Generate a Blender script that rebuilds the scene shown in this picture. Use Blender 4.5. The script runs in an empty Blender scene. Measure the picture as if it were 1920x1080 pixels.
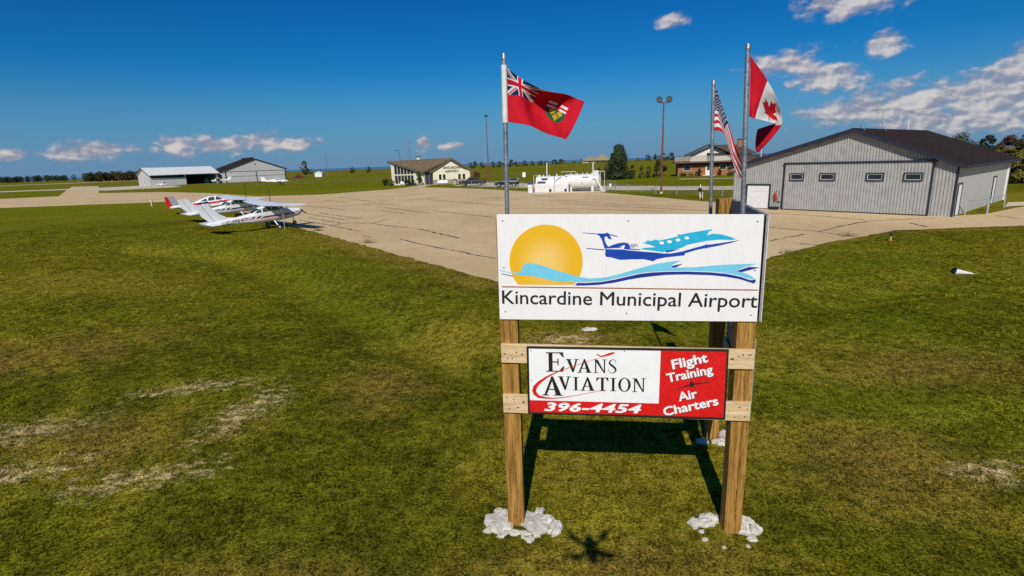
import bpy, bmesh, math, random
import numpy as np
from mathutils import Vector, Matrix
random.seed(7); RNG = np.random.default_rng(7)
SC = bpy.context.scene
COL = SC.collection
R = math.radians

# ------------------------------------------------------------------ camera
cam = bpy.data.cameras.new('camera'); CAM = bpy.data.objects.new('camera', cam); COL.objects.link(CAM)
_p, _r = R(13.3), R(2.0)
_f = Vector((0, math.cos(_p), -math.sin(_p))); _r0 = Vector((1, 0, 0)); _u0 = _r0.cross(_f)
_rt = _r0*math.cos(_r) - _u0*math.sin(_r); _up = _r0*math.sin(_r) + _u0*math.cos(_r)
_m = Matrix((_rt, _up, -_f)).transposed().to_4x4(); _m.translation = (0, 0, 4.7)
CAM.matrix_world = _m
cam.sensor_width = 36; cam.lens = 36*1000/1920; cam.clip_start = 0.05; cam.clip_end = 100000
SC.camera = CAM

# ------------------------------------------------------------------ world, sun, exposure
SUN_AZ, SUN_EL = 188.5, 40.0
SC.view_settings.view_transform = 'Standard'; SC.view_settings.look = 'None'
SC.view_settings.exposure = 0.0; SC.view_settings.gamma = 1.0; SC.view_settings.use_curve_mapping = False
W = bpy.data.worlds.new('World'); SC.world = W; W.use_nodes = True
def nn(t, kind, **kw):
    n = t.nodes.new(kind)
    for k, v in kw.items(): setattr(n, k, v)
    return n
def lk(t, a, b): t.links.new(a, b)
def math_n(t, op, a, b=None, clamp=False):
    n = t.nodes.new('ShaderNodeMath'); n.operation = op; n.use_clamp = clamp
    for i, v in enumerate((a, b)):
        if v is None: continue
        if isinstance(v, (int, float)): n.inputs[i].default_value = v
        else: t.links.new(v, n.inputs[i])
    return n.outputs[0]
def mixc(t, fac, a, b, mode='MIX'):
    n = t.nodes.new('ShaderNodeMixRGB'); n.blend_type = mode
    for i, v in enumerate((fac, a, b)):
        if isinstance(v, (int, float)): n.inputs[i].default_value = v
        elif isinstance(v, tuple): n.inputs[i].default_value = (*v[:3], 1)
        else: t.links.new(v, n.inputs[i])
    return n.outputs[0]
def noise(t, vec, scale, detail=4, rough=.55, dist=0):
    n = t.nodes.new('ShaderNodeTexNoise'); n.inputs['Scale'].default_value = scale
    n.inputs['Detail'].default_value = detail; n.inputs['Roughness'].default_value = rough
    n.inputs['Distortion'].default_value = dist
    if vec is not None: t.links.new(vec, n.inputs['Vector'])
    return n.outputs['Fac']
def maprange(t, v, a, b, c=0, d=1, smooth=True):
    n = t.nodes.new('ShaderNodeMapRange'); n.interpolation_type = 'SMOOTHSTEP' if smooth else 'LINEAR'
    for i, x in enumerate((a, b, c, d)): n.inputs[i+1].default_value = x
    t.links.new(v, n.inputs[0]); return n.outputs[0]
def blobs(t, vec, items):
    """largest of (1 - distance) over a list of ellipses (x, y, rx, ry, angle)"""
    out = None
    for (x, y, rx, ry, a) in items:
        m = t.nodes.new('ShaderNodeMapping'); m.vector_type = 'TEXTURE'
        m.inputs['Location'].default_value = (x, y, 0); m.inputs['Rotation'].default_value = (0, 0, R(a)); m.inputs['Scale'].default_value = (rx, ry, 1)
        t.links.new(vec, m.inputs['Vector'])
        l = t.nodes.new('ShaderNodeVectorMath'); l.operation = 'LENGTH'; t.links.new(m.outputs[0], l.inputs[0])
        v = math_n(t, 'SUBTRACT', 1.0, l.outputs['Value'])
        out = v if out is None else math_n(t, 'MAXIMUM', out, v)
    return out

def build_world():
    t = W.node_tree; t.nodes.clear()
    out = nn(t, 'ShaderNodeOutputWorld'); bg = nn(t, 'ShaderNodeBackground'); lk(t, bg.outputs[0], out.inputs[0])
    sky = nn(t, 'ShaderNodeTexSky', sky_type='NISHITA', sun_disc=False)
    sky.sun_elevation = R(SUN_EL); sky.sun_rotation = R(SUN_AZ)
    sky.altitude = 200; sky.air_density = 1.0; sky.dust_density = 0.25; sky.ozone_density = 3.0
    hs = nn(t, 'ShaderNodeHueSaturation'); hs.inputs['Saturation'].default_value = 1.42; hs.inputs['Value'].default_value = 1.0
    lk(t, sky.outputs[0], hs.inputs['Color'])
    skyc = mixc(t, 1.0, hs.outputs[0], (.08, .47, .68), 'MULTIPLY')
    # direction as azimuth and elevation in degrees
    tc = nn(t, 'ShaderNodeTexCoord'); sp = nn(t, 'ShaderNodeSeparateXYZ'); lk(t, tc.outputs['Generated'], sp.inputs[0])
    az = math_n(t, 'MULTIPLY', math_n(t, 'ARCTAN2', sp.outputs[0], sp.outputs[1]), 57.2958)
    el = math_n(t, 'MULTIPLY', math_n(t, 'ARCSINE', sp.outputs[2]), 57.2958)
    cb = nn(t, 'ShaderNodeCombineXYZ'); lk(t, az, cb.inputs[0]); lk(t, el, cb.inputs[1])
    ae = cb.outputs[0]
    stre = nn(t, 'ShaderNodeVectorMath', operation='MULTIPLY'); stre.inputs[1].default_value = (1, 1.7, 1); lk(t, ae, stre.inputs[0])
    n1 = noise(t, stre.outputs[0], .48, 7, .56, .15)
    shf = nn(t, 'ShaderNodeVectorMath', operation='ADD'); shf.inputs[1].default_value = (-.25, .55, 0); lk(t, stre.outputs[0], shf.inputs[0])
    n1b = noise(t, shf.outputs[0], .48, 7, .56, .15)
    items = [(-30.9, 2.4, 2.6, 1.25, 0), (-27.5, 2.3, 3.0, 1.1, 0), (-23.6, 2.6, 3.0, 1.35, 0), (-20.9, 2.4, 2.8, 1.0, 0), 
             (-36.8, 2.0, 3.8, 1.0, 0), (-42.1, 1.8, 2.0, .65, 0), (-8.5, 2.0, 1.2, .95, 0), (-5.9, 1.7, 1.6, .6, 0), 
             (31.0, 12.0, 5.0, 1.7, 0), (16.3, 12.4, 2.2, .8, 0), (33.4, 8.4, 2.3, 1.3, 15),
             (26.5, 7.6, 4.4, 1.6, 0), (29.6, 6.3, 4.2, 1.7, 0), (36.2, 3.6, 6.2, 2.4, 0), (41, 3.6, 5.6, 2.6, 0), (43, 6.2, 3.2, 1.8, 20),
             (33.0, 3.3, 7.0, 1.5, 0), (39.5, 2.0, 8.5, 1.7, 0), (48, 5.0, 6, 2.6, 0), (46, 2.5, 6, 2.0, 0),
             (62, 5.0, 14, 3.4, 0), (95, 5.0, 18, 3.4, 0), (-60, 3, 12, 1.8, 0), (-95, 4.5, 16, 2.4, 0), (140, 5, 18, 3, 0), (-150, 5, 22, 3, 0)]
    b = blobs(t, ae, items)
    d = math_n(t, 'ADD', math_n(t, 'MULTIPLY', math_n(t, 'MAXIMUM', b, -.6), .90), math_n(t, 'MULTIPLY', math_n(t, 'SUBTRACT', n1, .5), 1.9))
    dens = maprange(t, d, .04, .62)
    # thin low haze bank below the clouds
    bank = math_n(t, 'MULTIPLY', maprange(t, el, 10.0, -1.0), .85)
    # relief of the cloud: difference of the field along the sun side
    rel = math_n(t, 'SUBTRACT', n1, n1b)
    shade = maprange(t, math_n(t, 'ADD', math_n(t, 'MULTIPLY', rel, 1.9), math_n(t, 'MULTIPLY', d, .50)), .0, .70)
    cc = mixc(t, shade, (2.7, 2.75, 3.6), (6.6, 6.2, 6.0))
    skyc = mixc(t, bank, skyc, (1.5, 2.4, 4.35))
    skyc = mixc(t, math_n(t, 'MULTIPLY', dens, .88), skyc, cc)
    lk(t, skyc, bg.inputs['Color']); bg.inputs['Strength'].default_value = 0.10
build_world()
W.cycles.sampling_method = 'MANUAL'; W.cycles.sample_map_resolution = 512
sl = bpy.data.lights.new('sun', 'SUN'); SUN = bpy.data.objects.new('sun', sl); COL.objects.link(SUN)
sl.energy = 4.3; sl.angle = R(0.5); sl.color = (1.0, .955, .88)
_a = R(SUN_AZ - 180)
SUN.rotation_euler = Vector((math.sin(_a)*math.cos(R(SUN_EL)), math.cos(_a)*math.cos(R(SUN_EL)), -math.sin(R(SUN_EL)))).to_track_quat('-Z', 'Y').to_euler()
SUN.location = (-20, -60, 60)

# ------------------------------------------------------------------ materials
def new_mat(name):
    m = bpy.data.materials.new(name); m.use_nodes = True; t = m.node_tree
    b = t.nodes['Principled BSDF']; return m, t, b
MC = {}
def pm(name, col, rough=.6, var=.18, scale=6., bump=0., metal=0., col2=None, stretch=None, spec=.5, bscale=None):
    """procedural paint, metal, wood or fabric: a base colour broken up by two noises"""
    if name in MC: return MC[name]
    m, t, b = new_mat(name)
    tc = nn(t, 'ShaderNodeTexCoord'); v = tc.outputs['Object']
    if stretch:
        mp = nn(t, 'ShaderNodeMapping'); mp.inputs['Scale'].default_value = stretch; lk(t, v, mp.inputs[0]); v = mp.outputs[0]
    n1 = noise(t, v, scale, 5, .6); n2 = noise(t, v, scale*6.3, 3, .6)
    f = math_n(t, 'ADD', math_n(t, 'MULTIPLY', n1, .65), math_n(t, 'MULTIPLY', n2, .35))
    c2 = col2 or tuple(max(0, c*(1-var*1.6)) for c in col); c1 = col if col2 else tuple(min(1, c*(1+var*.5)) for c in col)
    lk(t, mixc(t, maprange(t, f, .36, .64), c2, c1), b.inputs['Base Color'])
    lk(t, maprange(t, n2, .3, .7, max(.02, rough-.1), min(1, rough+.1)), b.inputs['Roughness'])
    b.inputs['Metallic'].default_value = metal; b.inputs['Specular IOR Level'].default_value = spec
    if bump:
        bp = nn(t, 'ShaderNodeBump'); bp.inputs['Strength'].default_value = bump; bp.inputs['Distance'].default_value = .02
        lk(t, noise(t, v, bscale or scale*5, 5, .65), bp.inputs['Height']); lk(t, bp.outputs[0], b.inputs['Normal'])
    MC[name] = m; return m
def glass_mat(name='window_glass', col=(.012, .016, .02)):
    if name in MC: return MC[name]
    m, t, b = new_mat(name)
    tc = nn(t, 'ShaderNodeTexCoord'); n = noise(t, tc.outputs['Object'], 1.3, 2)
    lk(t, mixc(t, n, col, tuple(c*2.5 for c in col)), b.inputs['Base Color'])
    b.inputs['Roughness'].default_value = .08; b.inputs['Specular IOR Level'].default_value = .6
    MC[name] = m; return m

GREENS = dict(dark=(.076, .074, .006), mid=(.168, .158, .010), lite=(.31, .265, .022), brown=(.28, .180, .040), straw=(.62, .47, .23))
STRAW = [(-7.2, 11.2, 2.0, .55, 12), (-5.4, 9.9, .8, 2.0, -8), (-6.0, 7.6, 1.7, .6, 12), (-9.3, 9.4, 1.6, .9, 15), (6.9, 6.9, 1.1, .5, 10), (1.4, 13.5, 1.3, .7, 0), (-8.2, 7.9, 1.5, .7, 20)]
BROWN = [(-3.0, 11.2, 1.7, 2.2, 0), (-7.5, 9.0, 3.0, 1.6, 0), (-8.4, 31.0, 16, 1.9, -53.9), (-1.6, 21.3, 3.4, 1.8, -50), (8.0, 20.0, 7.5, 1.6, 36), (18.5, 29.0, 5.5, 1.3, 26), (26, 30.4, 5, .8, 0),
         (1.0, 5.4, 2.6, .7, 0), (5.5, 7.5, 2.5, 2.2, 0), (1.5, 13.6, 2.6, 1.2, 0), (-13, 14, 5, 3, 20), (9, 11, 3.5, 2.0, 10), (-3, 5.0, 3, 1.0, 0), (-14, 47, 7, 1.5, -54)]
LUSH_SHADE = [(10, 14, 5, 4, 20), (7, 10, 3.5, 3, 0), (-5.5, 18.2, 7.0, 1.0, -52), (13.5, 18.0, 6.5, .9, 22), (-9, 26, 5.5, 2.6, -50), (5, 15, 2.6, 1.6, 0), (14, 22, 6, 2.2, 24), (-22, 38, 9, 3, -40)]  # greener grass; the narrow strips along the swales also paint in their shading
GOLD = [(1.4, 7.8, 3.6, 3.0, 0), (-2.0, 14.5, 3.0, 2.6, -40), (6.5, 12.5, 4.5, 2.6, 25), (-20, 24, 9, 4, -20)]
TRACKS = [(16, 34, 17.5, .45), (16, 34, 15.6, .4), (-22, 2, 17.0, .4), (-22, 2, 15.2, .4), (10, -6, 15.0, .5)]
def grass_colour(t, pos, fine=None):
    fl = nn(t, 'ShaderNodeVectorMath', operation='MULTIPLY'); fl.inputs[1].default_value = (1, 1, 0); lk(t, pos, fl.inputs[0]); p = fl.outputs[0]
    big = noise(t, p, .11, 4, .6); midn = noise(t, p, .9, 4, .62); sm = noise(t, p, 6.0, 4, .65)
    st = nn(t, 'ShaderNodeMapping'); st.inputs['Scale'].default_value = (.010, .035, 1); st.inputs['Rotation'].default_value = (0, 0, .3); lk(t, p, st.inputs[0])
    strip = noise(t, st.outputs[0], 1.0, 3, .5)
    c = mixc(t, maprange(t, math_n(t, 'ADD', math_n(t, 'MULTIPLY', big, .5), math_n(t, 'MULTIPLY', midn, .5)), .36, .64), GREENS['dark'], GREENS['mid'])
    c = mixc(t, maprange(t, math_n(t, 'ADD', math_n(t, 'MULTIPLY', strip, .5), math_n(t, 'MULTIPLY', sm, .5)), .42, .72), c, GREENS['lite'])
    lush_shade = maprange(t, math_n(t, 'ADD', blobs(t, p, LUSH_SHADE), math_n(t, 'MULTIPLY', math_n(t, 'SUBTRACT', midn, .5), 1.6)), -.05, .9, 0, .52)
    c = mixc(t, lush_shade, c, (.110, .150, .006))
    gd = maprange(t, math_n(t, 'ADD', blobs(t, p, GOLD), math_n(t, 'MULTIPLY', math_n(t, 'SUBTRACT', midn, .5), 1.4)), -.1, .9, 0, .5)
    c = mixc(t, gd, c, (.30, .235, .026))
    br = maprange(t, math_n(t, 'ADD', blobs(t, p, BROWN), math_n(t, 'MULTIPLY', math_n(t, 'SUBTRACT', midn, .5), 1.8)), -.05, 1.0, 0, .55)
    c = mixc(t, br, c, GREENS['brown'])
    ys = nn(t, 'ShaderNodeSeparateXYZ'); lk(t, p, ys.inputs[0])
    c = mixc(t, math_n(t, 'MULTIPLY', maprange(t, ys.outputs[1], 48, 80), .6), c, (.135, .150, .006))
    far = math_n(t, 'MULTIPLY', maprange(t, ys.outputs[1], 140, 190), maprange(t, strip, .42, .62))
    c = mixc(t, math_n(t, 'MULTIPLY', far, .75), c, (.17, .13, .035))
    rot = nn(t, 'ShaderNodeMapping'); rot.inputs['Scale'].default_value = (2.6, 4.4, 1); rot.inputs['Rotation'].default_value = (0, 0, -.25); lk(t, p, rot.inputs[0])
    sn = noise(t, rot.outputs[0], 1.3, 6, .74, .5)
    sw = maprange(t, math_n(t, 'ADD', math_n(t, 'MULTIPLY', math_n(t, 'MAXIMUM', blobs(t, p, STRAW), -.6), .40), math_n(t, 'MULTIPLY', math_n(t, 'SUBTRACT', sn, .5), 2.0)), .10, .56, 0, .92)
    c = mixc(t, sw, c, GREENS['straw'])
    for cx, cy, r_, w_ in TRACKS:                                      # mower and wheel tracks
        ln = nn(t, 'ShaderNodeVectorMath', operation='DISTANCE'); lk(t, p, ln.inputs[0]); ln.inputs[1].default_value = (cx, cy, 0)
        tr = maprange(t, math_n(t, 'ABSOLUTE', math_n(t, 'SUBTRACT', ln.outputs['Value'], r_)), w_, w_*.3, 0, .34)
        c = mixc(t, math_n(t, 'MULTIPLY', tr, maprange(t, midn, .3, .6)), c, GREENS['lite'])
    if fine is not None: c = mixc(t, 1.0, c, fine, 'MULTIPLY')
    return c, sm, sw
def ground_mat():
    m, t, b = new_mat('lawn_ground')
    g = nn(t, 'ShaderNodeNewGeometry')
    fn = noise(t, g.outputs['Position'], 28, 4, .7)
    fn2 = noise(t, g.outputs['Position'], 4.5, 5, .75); cr = nn(t, 'ShaderNodeCombineXYZ')
    v = maprange(t, math_n(t, 'ADD', math_n(t, 'MULTIPLY', fn, .6), math_n(t, 'MULTIPLY', fn2, .4)), .40, .60, .22, 1.72)
    for i in range(3): lk(t, v, cr.inputs[i])
    c, sm, sw = grass_colour(t, g.outputs['Position'], cr.outputs[0])
    lk(t, c, b.inputs['Base Color']); b.inputs['Roughness'].default_value = 1.0; b.inputs['Specular IOR Level'].default_value = 0.0
    bp = nn(t, 'ShaderNodeBump'); bp.inputs['Strength'].default_value = .8; bp.inputs['Distance'].default_value = .06
    lk(t, math_n(t, 'ADD', fn, math_n(t, 'MULTIPLY', sm, 1.2)), bp.inputs['Height']); lk(t, bp.outputs[0], b.inputs['Normal'])
    return m
def blade_mat():
    m, t, b = new_mat('grass_blade')
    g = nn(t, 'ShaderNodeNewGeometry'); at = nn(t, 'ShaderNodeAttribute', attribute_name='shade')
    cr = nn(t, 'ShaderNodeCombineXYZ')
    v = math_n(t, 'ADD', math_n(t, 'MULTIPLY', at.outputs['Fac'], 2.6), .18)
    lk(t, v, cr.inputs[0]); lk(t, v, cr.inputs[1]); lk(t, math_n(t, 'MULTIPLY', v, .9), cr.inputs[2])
    c, sm, sw = grass_colour(t, g.outputs['Position'], cr.outputs[0])
    lk(t, c, b.inputs['Base Color']); b.inputs['Roughness'].default_value = .9; b.inputs['Specular IOR Level'].default_value = .02
    return m
def pavement_mat(name, c1, c2, dark):
    m, t, b = new_mat(name)
    g = nn(t, 'ShaderNodeNewGeometry'); p = g.outputs['Position']
    n1 = noise(t, p, .12, 5, .6); n2 = noise(t, p, 1.7, 5, .65); n3 = noise(t, p, 11, 5, .75)
    c = mixc(t, maprange(t, n1, .35, .65), c1, c2)
    c = mixc(t, maprange(t, n2, .48, .72, 0, .65), c, dark)
    c = mixc(t, maprange(t, n3, .45, .70, 0, .5), c, tuple(x*.5 for x in c1))
    st = nn(t, 'ShaderNodeMapping'); st.inputs['Scale'].default_value = (.5, .035, 1); st.inputs['Rotation'].default_value = (0, 0, R(36)); lk(t, p, st.inputs[0])
    n4 = noise(t, st.outputs[0], 1.0, 4, .6)
    c = mixc(t, maprange(t, n4, .55, .7, 0, .3), c, dark)
    lk(t, c, b.inputs['Base Color']); b.inputs['Roughness'].default_value = .9; b.inputs['Specular IOR Level'].default_value = .2
    bp = nn(t, 'ShaderNodeBump'); bp.inputs['Strength'].default_value = .35; bp.inputs['Distance'].default_value = .02
    lk(t, math_n(t, 'ADD', n3, n2), bp.inputs['Height']); lk(t, bp.outputs[0], b.inputs['Normal'])
    return m

# ------------------------------------------------------------------ mesh helpers
class MB:
    def __init__(s): s.v = []; s.f = []; s.m = []
    def add(s, vs, fs, mi=0):
        o = len(s.v); s.v += [tuple(v) for v in vs]; s.f += [tuple(i+o for i in f) for f in fs]; s.m += [mi]*len(fs); return s
    def box(s, x0, x1, y0, y1, z0, z1, mi=0):
        return s.add([(x0,y0,z0),(x1,y0,z0),(x1,y1,z0),(x0,y1,z0),(x0,y0,z1),(x1,y0,z1),(x1,y1,z1),(x0,y1,z1)],
                     [(0,3,2,1),(4,5,6,7),(0,1,5,4),(1,2,6,5),(2,3,7,6),(3,0,4,7)], mi)
    def prism(s, a, b, mi=0):
        """closed solid between two rings of equal count"""
        n = len(a); fs = [tuple(range(n))[::-1], tuple(range(n, 2*n))] + [(i, (i+1) % n, n+(i+1) % n, n+i) for i in range(n)]
        return s.add(list(a)+list(b), fs, mi)
    def xz(s, poly, y0, y1, mi=0): return s.prism([(x, y0, z) for x, z in poly], [(x, y1, z) for x, z in poly], mi)
    def yz(s, poly, x0, x1, mi=0): return s.prism([(x0, y, z) for y, z in poly], [(x1, y, z) for y, z in poly], mi)
    def xy(s, poly, z0, z1, mi=0): return s.prism([(x, y, z0) for x, y in poly], [(x, y, z1) for x, y in poly], mi)
    def poly(s, pts, mi=0): return s.add(pts, [tuple(range(len(pts)))], mi)
    def tube(s, path, r, n=8, mi=0):
        path = [Vector(p) for p in path]; rs = r if isinstance(r, (list, tuple)) else [r]*len(path); vs = []; fs = []
        for i, p in enumerate(path):
            d = (path[min(i+1, len(path)-1)]-path[max(i-1, 0)]).normalized()
            a = d.cross(Vector((0, 0, 1)) if abs(d.z) < .9 else Vector((1, 0, 0))).normalized(); b = d.cross(a)
            vs += [p+(a*math.cos(2*math.pi*k/n)+b*math.sin(2*math.pi*k/n))*rs[i] for k in range(n)]
        for i in range(len(path)-1):
            fs += [(i*n+k, i*n+(k+1) % n, (i+1)*n+(k+1) % n, (i+1)*n+k) for k in range(n)]
        fs += [tuple(range(n))[::-1], tuple(range((len(path)-1)*n, len(path)*n))]
        return s.add(vs, fs, mi)
    def loft(s, rings, mi=0, cap=True, mfun=None):
        n = len(rings[0]); vs = [p for r in rings for p in r]
        for i in range(len(rings)-1):
            for k in range(n):
                f = (i*n+k, i*n+(k+1) % n, (i+1)*n+(k+1) % n, (i+1)*n+k)
                if i == 0 and k == 0: base = len(s.v); s.v += [tuple(v) for v in vs]
                s.f.append(tuple(j+base for j in f))
                if mfun:
                    c = sum((Vector(vs[j]) for j in f), Vector())/4; s.m.append(mfun(c))
                else: s.m.append(mi)
        if cap:
            s.f.append(tuple(base+j for j in range(n))[::-1]); s.f.append(tuple(base+(len(rings)-1)*n+j for j in range(n))); s.m += [mi, mi]
        return s
    def move(s, fn): s.v = [tuple(fn(Vector(v))) for v in s.v]; return s
    def mesh(s, name, mats):
        me = bpy.data.meshes.new(name); me.from_pydata(s.v, [], s.f)
        mats = mats if isinstance(mats, (list, tuple)) else [mats]
        for m in mats: me.materials.append(m)
        if len(mats) > 1: me.polygons.foreach_set('material_index', s.m)
        bm = bmesh.new(); bm.from_mesh(me); bmesh.ops.recalc_face_normals(bm, faces=bm.faces); bm.to_mesh(me); bm.free()
        return me
    def build(s, name, mats, parent=None, smooth=False, bevel=0, loc=None, rz=0):
        o = bpy.data.objects.new(name, s.mesh(name, mats)); COL.objects.link(o)
        if smooth:
            o.data.polygons.foreach_set('use_smooth', [True]*len(o.data.polygons))
            if smooth != 'all': o.data.set_sharp_from_angle(angle=R(40))
        if bevel:
            b = o.modifiers.new('bevel', 'BEVEL'); b.width = bevel; b.segments = 2; b.limit_method = 'ANGLE'
        if parent: o.parent = parent
        if loc: o.location = loc
        if rz: o.rotation_euler[2] = R(rz)
        return o
def tag(o, label=None, cat=None, group=None, kind=None):
    if label: o['label'] = label
    if cat: o['category'] = cat
    if group: o['group'] = group
    if kind: o['kind'] = kind
    return o
def thing(name, label, cat, loc=(0, 0, 0), rz=0, group=None):
    o = bpy.data.objects.new(name, None); COL.objects.link(o); o.location = loc; o.rotation_euler = (0, 0, R(rz)); o.empty_display_size = .3
    return tag(o, label, cat, group)
def copy_tree(o, parent=None):
    c = o.copy(); COL.objects.link(c); c.parent = parent
    for ch in [x for x in o.children]: copy_tree(ch, c)
    return c
def dup(o, label, loc, rz, group=None, scale=None):
    c = copy_tree(o); c['label'] = label; c.location = loc; c.rotation_euler = (0, 0, R(rz))
    if group: c['group'] = group
    if scale: c.scale = (scale,)*3 if not isinstance(scale, tuple) else scale
    return c
def stroke(pts):
    """outline of a variable-width stroke through (x, z, width) points"""
    L_, R_ = [], []
    for i, (x, z, w) in enumerate(pts):
        a = pts[max(i-1, 0)]; b = pts[min(i+1, len(pts)-1)]; dx, dz = b[0]-a[0], b[1]-a[1]; l = math.hypot(dx, dz) or 1
        nx, nz = -dz/l*w/2, dx/l*w/2; L_.append((x+nx, z+nz)); R_.append((x-nx, z-nz))
    return L_, R_
def strip_faces(mb, pts, y, mi=0):
    L_, R_ = stroke(pts); n = len(pts)
    mb.add([(x, y, z) for x, z in L_+R_], [(i, i+1, n+i+1, n+i) for i in range(n-1)], mi)
def text_mesh(body, bold=0., shear=0., spacing=1.):
    cu = bpy.data.curves.new('lettering', 'FONT'); cu.body = body; cu.offset = bold; cu.shear = shear; cu.space_character = spacing; cu.resolution_u = 3
    o = bpy.data.objects.new('lettering', cu); COL.objects.link(o)
    bpy.context.view_layer.update(); dg = bpy.context.evaluated_depsgraph_get()
    me = bpy.data.meshes.new_from_object(o.evaluated_get(dg)); bpy.data.objects.remove(o)
    return me
def text_on(name, body, a, b, cap, y, mat, parent, bold=0., shear=0., spacing=1., dy=-.001, capfrac=.70, split=False):
    """lettering from left baseline a to right baseline b (x, z) with cap height cap, lying in the plane y;
    weight is added by overlaying copies shifted by `bold` (in ems), each a hair in front of the last"""
    me = text_mesh(body, 0., shear, spacing)
    V = np.array([v.co[:2] for v in me.vertices]); FS = [tuple(p.vertices) for p in me.polygons]; bpy.data.meshes.remove(me)
    sh = [(0, 0)]+[(bold*math.cos(k*math.pi/4), bold*math.sin(k*math.pi/4)) for k in range(8)] if bold > 0 else [(0, 0)]
    x0, x1 = V[:, 0].min()-bold, V[:, 0].max()+bold
    L_ = math.hypot(b[0]-a[0], b[1]-a[1]); ang = math.atan2(b[1]-a[1], b[0]-a[0]); sx = L_/(x1-x0); sy = cap/(capfrac+2*bold)
    # islands of the plain text, merged into letters where they overlap in x
    par = list(range(len(V)))
    def find(i):
        while par[i] != i: par[i] = par[par[i]]; i = par[i]
        return i
    for f in FS:
        for q in f[1:]: par[find(q)] = find(f[0])
    isl = {}
    for f in FS: isl.setdefault(find(f[0]), []).append(f)
    grp = []
    for fs in isl.values():
        xs = [V[i, 0]-shear*V[i, 1]*.0 for f in fs for i in f]; grp.append([min(xs), max(xs), fs])
    if split:
        grp.sort(key=lambda g: g[0]); out = []
        for g in grp:
            if out and min(out[-1][1], g[1])-max(out[-1][0], g[0]) > .45*min(out[-1][1]-out[-1][0], g[1]-g[0]): out[-1] = [min(out[-1][0], g[0]), max(out[-1][1], g[1]), out[-1][2]+g[2]]
            else: out.append(g)
        grp = out
    else: grp = [[0, 0, FS]]
    o = None
    for _, _, fs in grp:
        mb = MB(); ids = sorted({i for f in fs for i in f}); mp = {i: k for k, i in enumerate(ids)}
        for c, (dx, dz) in enumerate(sh):
            vs = []
            for i in ids:
                px, pz = (V[i, 0]+dx-x0)*sx, (V[i, 1]+dz+bold)*sy
                vs.append((a[0]+px*math.cos(ang)-pz*math.sin(ang), y+dy-.00004*c, a[1]+px*math.sin(ang)+pz*math.cos(ang)))
            mb.add(vs, [tuple(mp[i] for i in f) for f in fs])
        o = mb.build(name, mat, parent)
    return o
# ------------------------------------------------------------------ terrain
def seg_dist(x, y, pts):
    d = np.full(np.shape(x), 1e9)
    for (ax, ay), (bx, by) in zip(pts[:-1], pts[1:]):
        vx, vy = bx-ax, by-ay; tt = np.clip(((x-ax)*vx+(y-ay)*vy)/(vx*vx+vy*vy), 0, 1)
        d = np.minimum(d, np.hypot(x-ax-tt*vx, y-ay-tt*vy))
    return d
def inpoly(x, y, poly):
    r = np.zeros(np.shape(x), bool); j = len(poly)-1
    for i in range(len(poly)):
        xi, yi = poly[i]; xj, yj = poly[j]
        with np.errstate(divide='ignore', invalid='ignore'):
            r ^= ((yi > y) != (yj > y)) & (x < (xj-xi)*(y-yi)/(yj-yi+1e-12)+xi)
        j = i
    return r
def rough_edge(pts, amp=.12, step=.5):
    """subdivide an outline and jitter it a little, so turf meets paving unevenly"""
    out = []
    for i in range(len(pts)-1):
        (ax, ay), (bx, by) = pts[i], pts[i+1]; n = max(1, int(math.hypot(bx-ax, by-ay)/step)); n = min(n, 120)
        for k in range(n):
            q = k/n; j = amp if k else 0
            out.append((ax+(bx-ax)*q+random.uniform(-j, j), ay+(by-ay)*q+random.uniform(-j, j)))
    out.append(pts[-1]); return out
NEAR_EDGE = rough_edge([(-300, 88), (-140, 91), (-57.4, 93.2), (-52, 90.2), (-16.5, 42.9), (-.64, 21.1), (1.6, 18.4), (2.9, 17.6), (4.4, 18.2), (11.74, 23.9), (17.1, 28.0), (22.75, 31.2), (30.2, 31.3), (62, 33)])
APRON = NEAR_EDGE + [(62, 42), (41.5, 42.0), (38.6, 40.6), (33.3, 37.3), (30.6, 36.9), (25, 44), (20.2, 48.0), (21.6, 53.5)] + rough_edge([(20.3, 55.9), (16.5, 67.9), (13.4, 77.1), (3.9, 84.6), (-5.3, 101.4), (-18.6, 118.0), (-18.4, 128.5), (-21.0, 129.0), (-24.2, 112.6), (-34.9, 100.3), (-47.9, 102.8), (-70.5, 127.4), (-94.3, 147.2), (-113.8, 154.1), (-119, 158)], .1, 1.5) + [(-201, 268), (-223, 279), (-117, 141.4), (-128, 136.8), (-300, 131)]
SWALE = [(-26, 36), (-16.1, 30.3), (-10.3, 23.5), (-7.1, 19.2), (-5.3, 16.9), (-3.1, 14.4), (-.8, 11.8)]
SWALE2 = [(8.6, 15.6), (10.4, 16.8), (14.2, 18.6), (19.5, 20.6), (30, 24)]
EDGE_CL = [(-300, 88), (-57.4, 93.2), (-16.5, 42.9), (-.64, 21.1), (2.9, 17.6), (11.74, 23.9), (22.75, 31.2), (30.2, 31.3), (62, 33)]
def hz(x, y):
    x = np.asarray(x, float); y = np.asarray(y, float)
    d = seg_dist(x, y, EDGE_CL)
    lawn = inpoly(x, y, [(-300, -200)] + EDGE_CL + [(62, -200)])
    w = np.where(lawn, np.clip((d-.4)/3., 0, 1), 0); w = w*w*(3-2*w)
    w *= np.clip((np.hypot(x-1.3, y-6.5)-2.2)/3, 0, 1)
    s1 = seg_dist(x, y, SWALE); s2 = seg_dist(x, y, SWALE2)
    h = -.52*np.exp(-(s1/1.2)**2) - .38*np.exp(-(s2/1.1)**2)
    h += .05*np.sin(x*.55+1)*np.cos(y*.48) + .03*np.sin(x*1.3+y*.9)
    far = 2.9*np.exp(-((x-60)/95)**2-((y-300)/75)**2)
    shore = -34*np.clip((y-1100)/60, 0, 1)
    return h*w + far + shore
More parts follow.
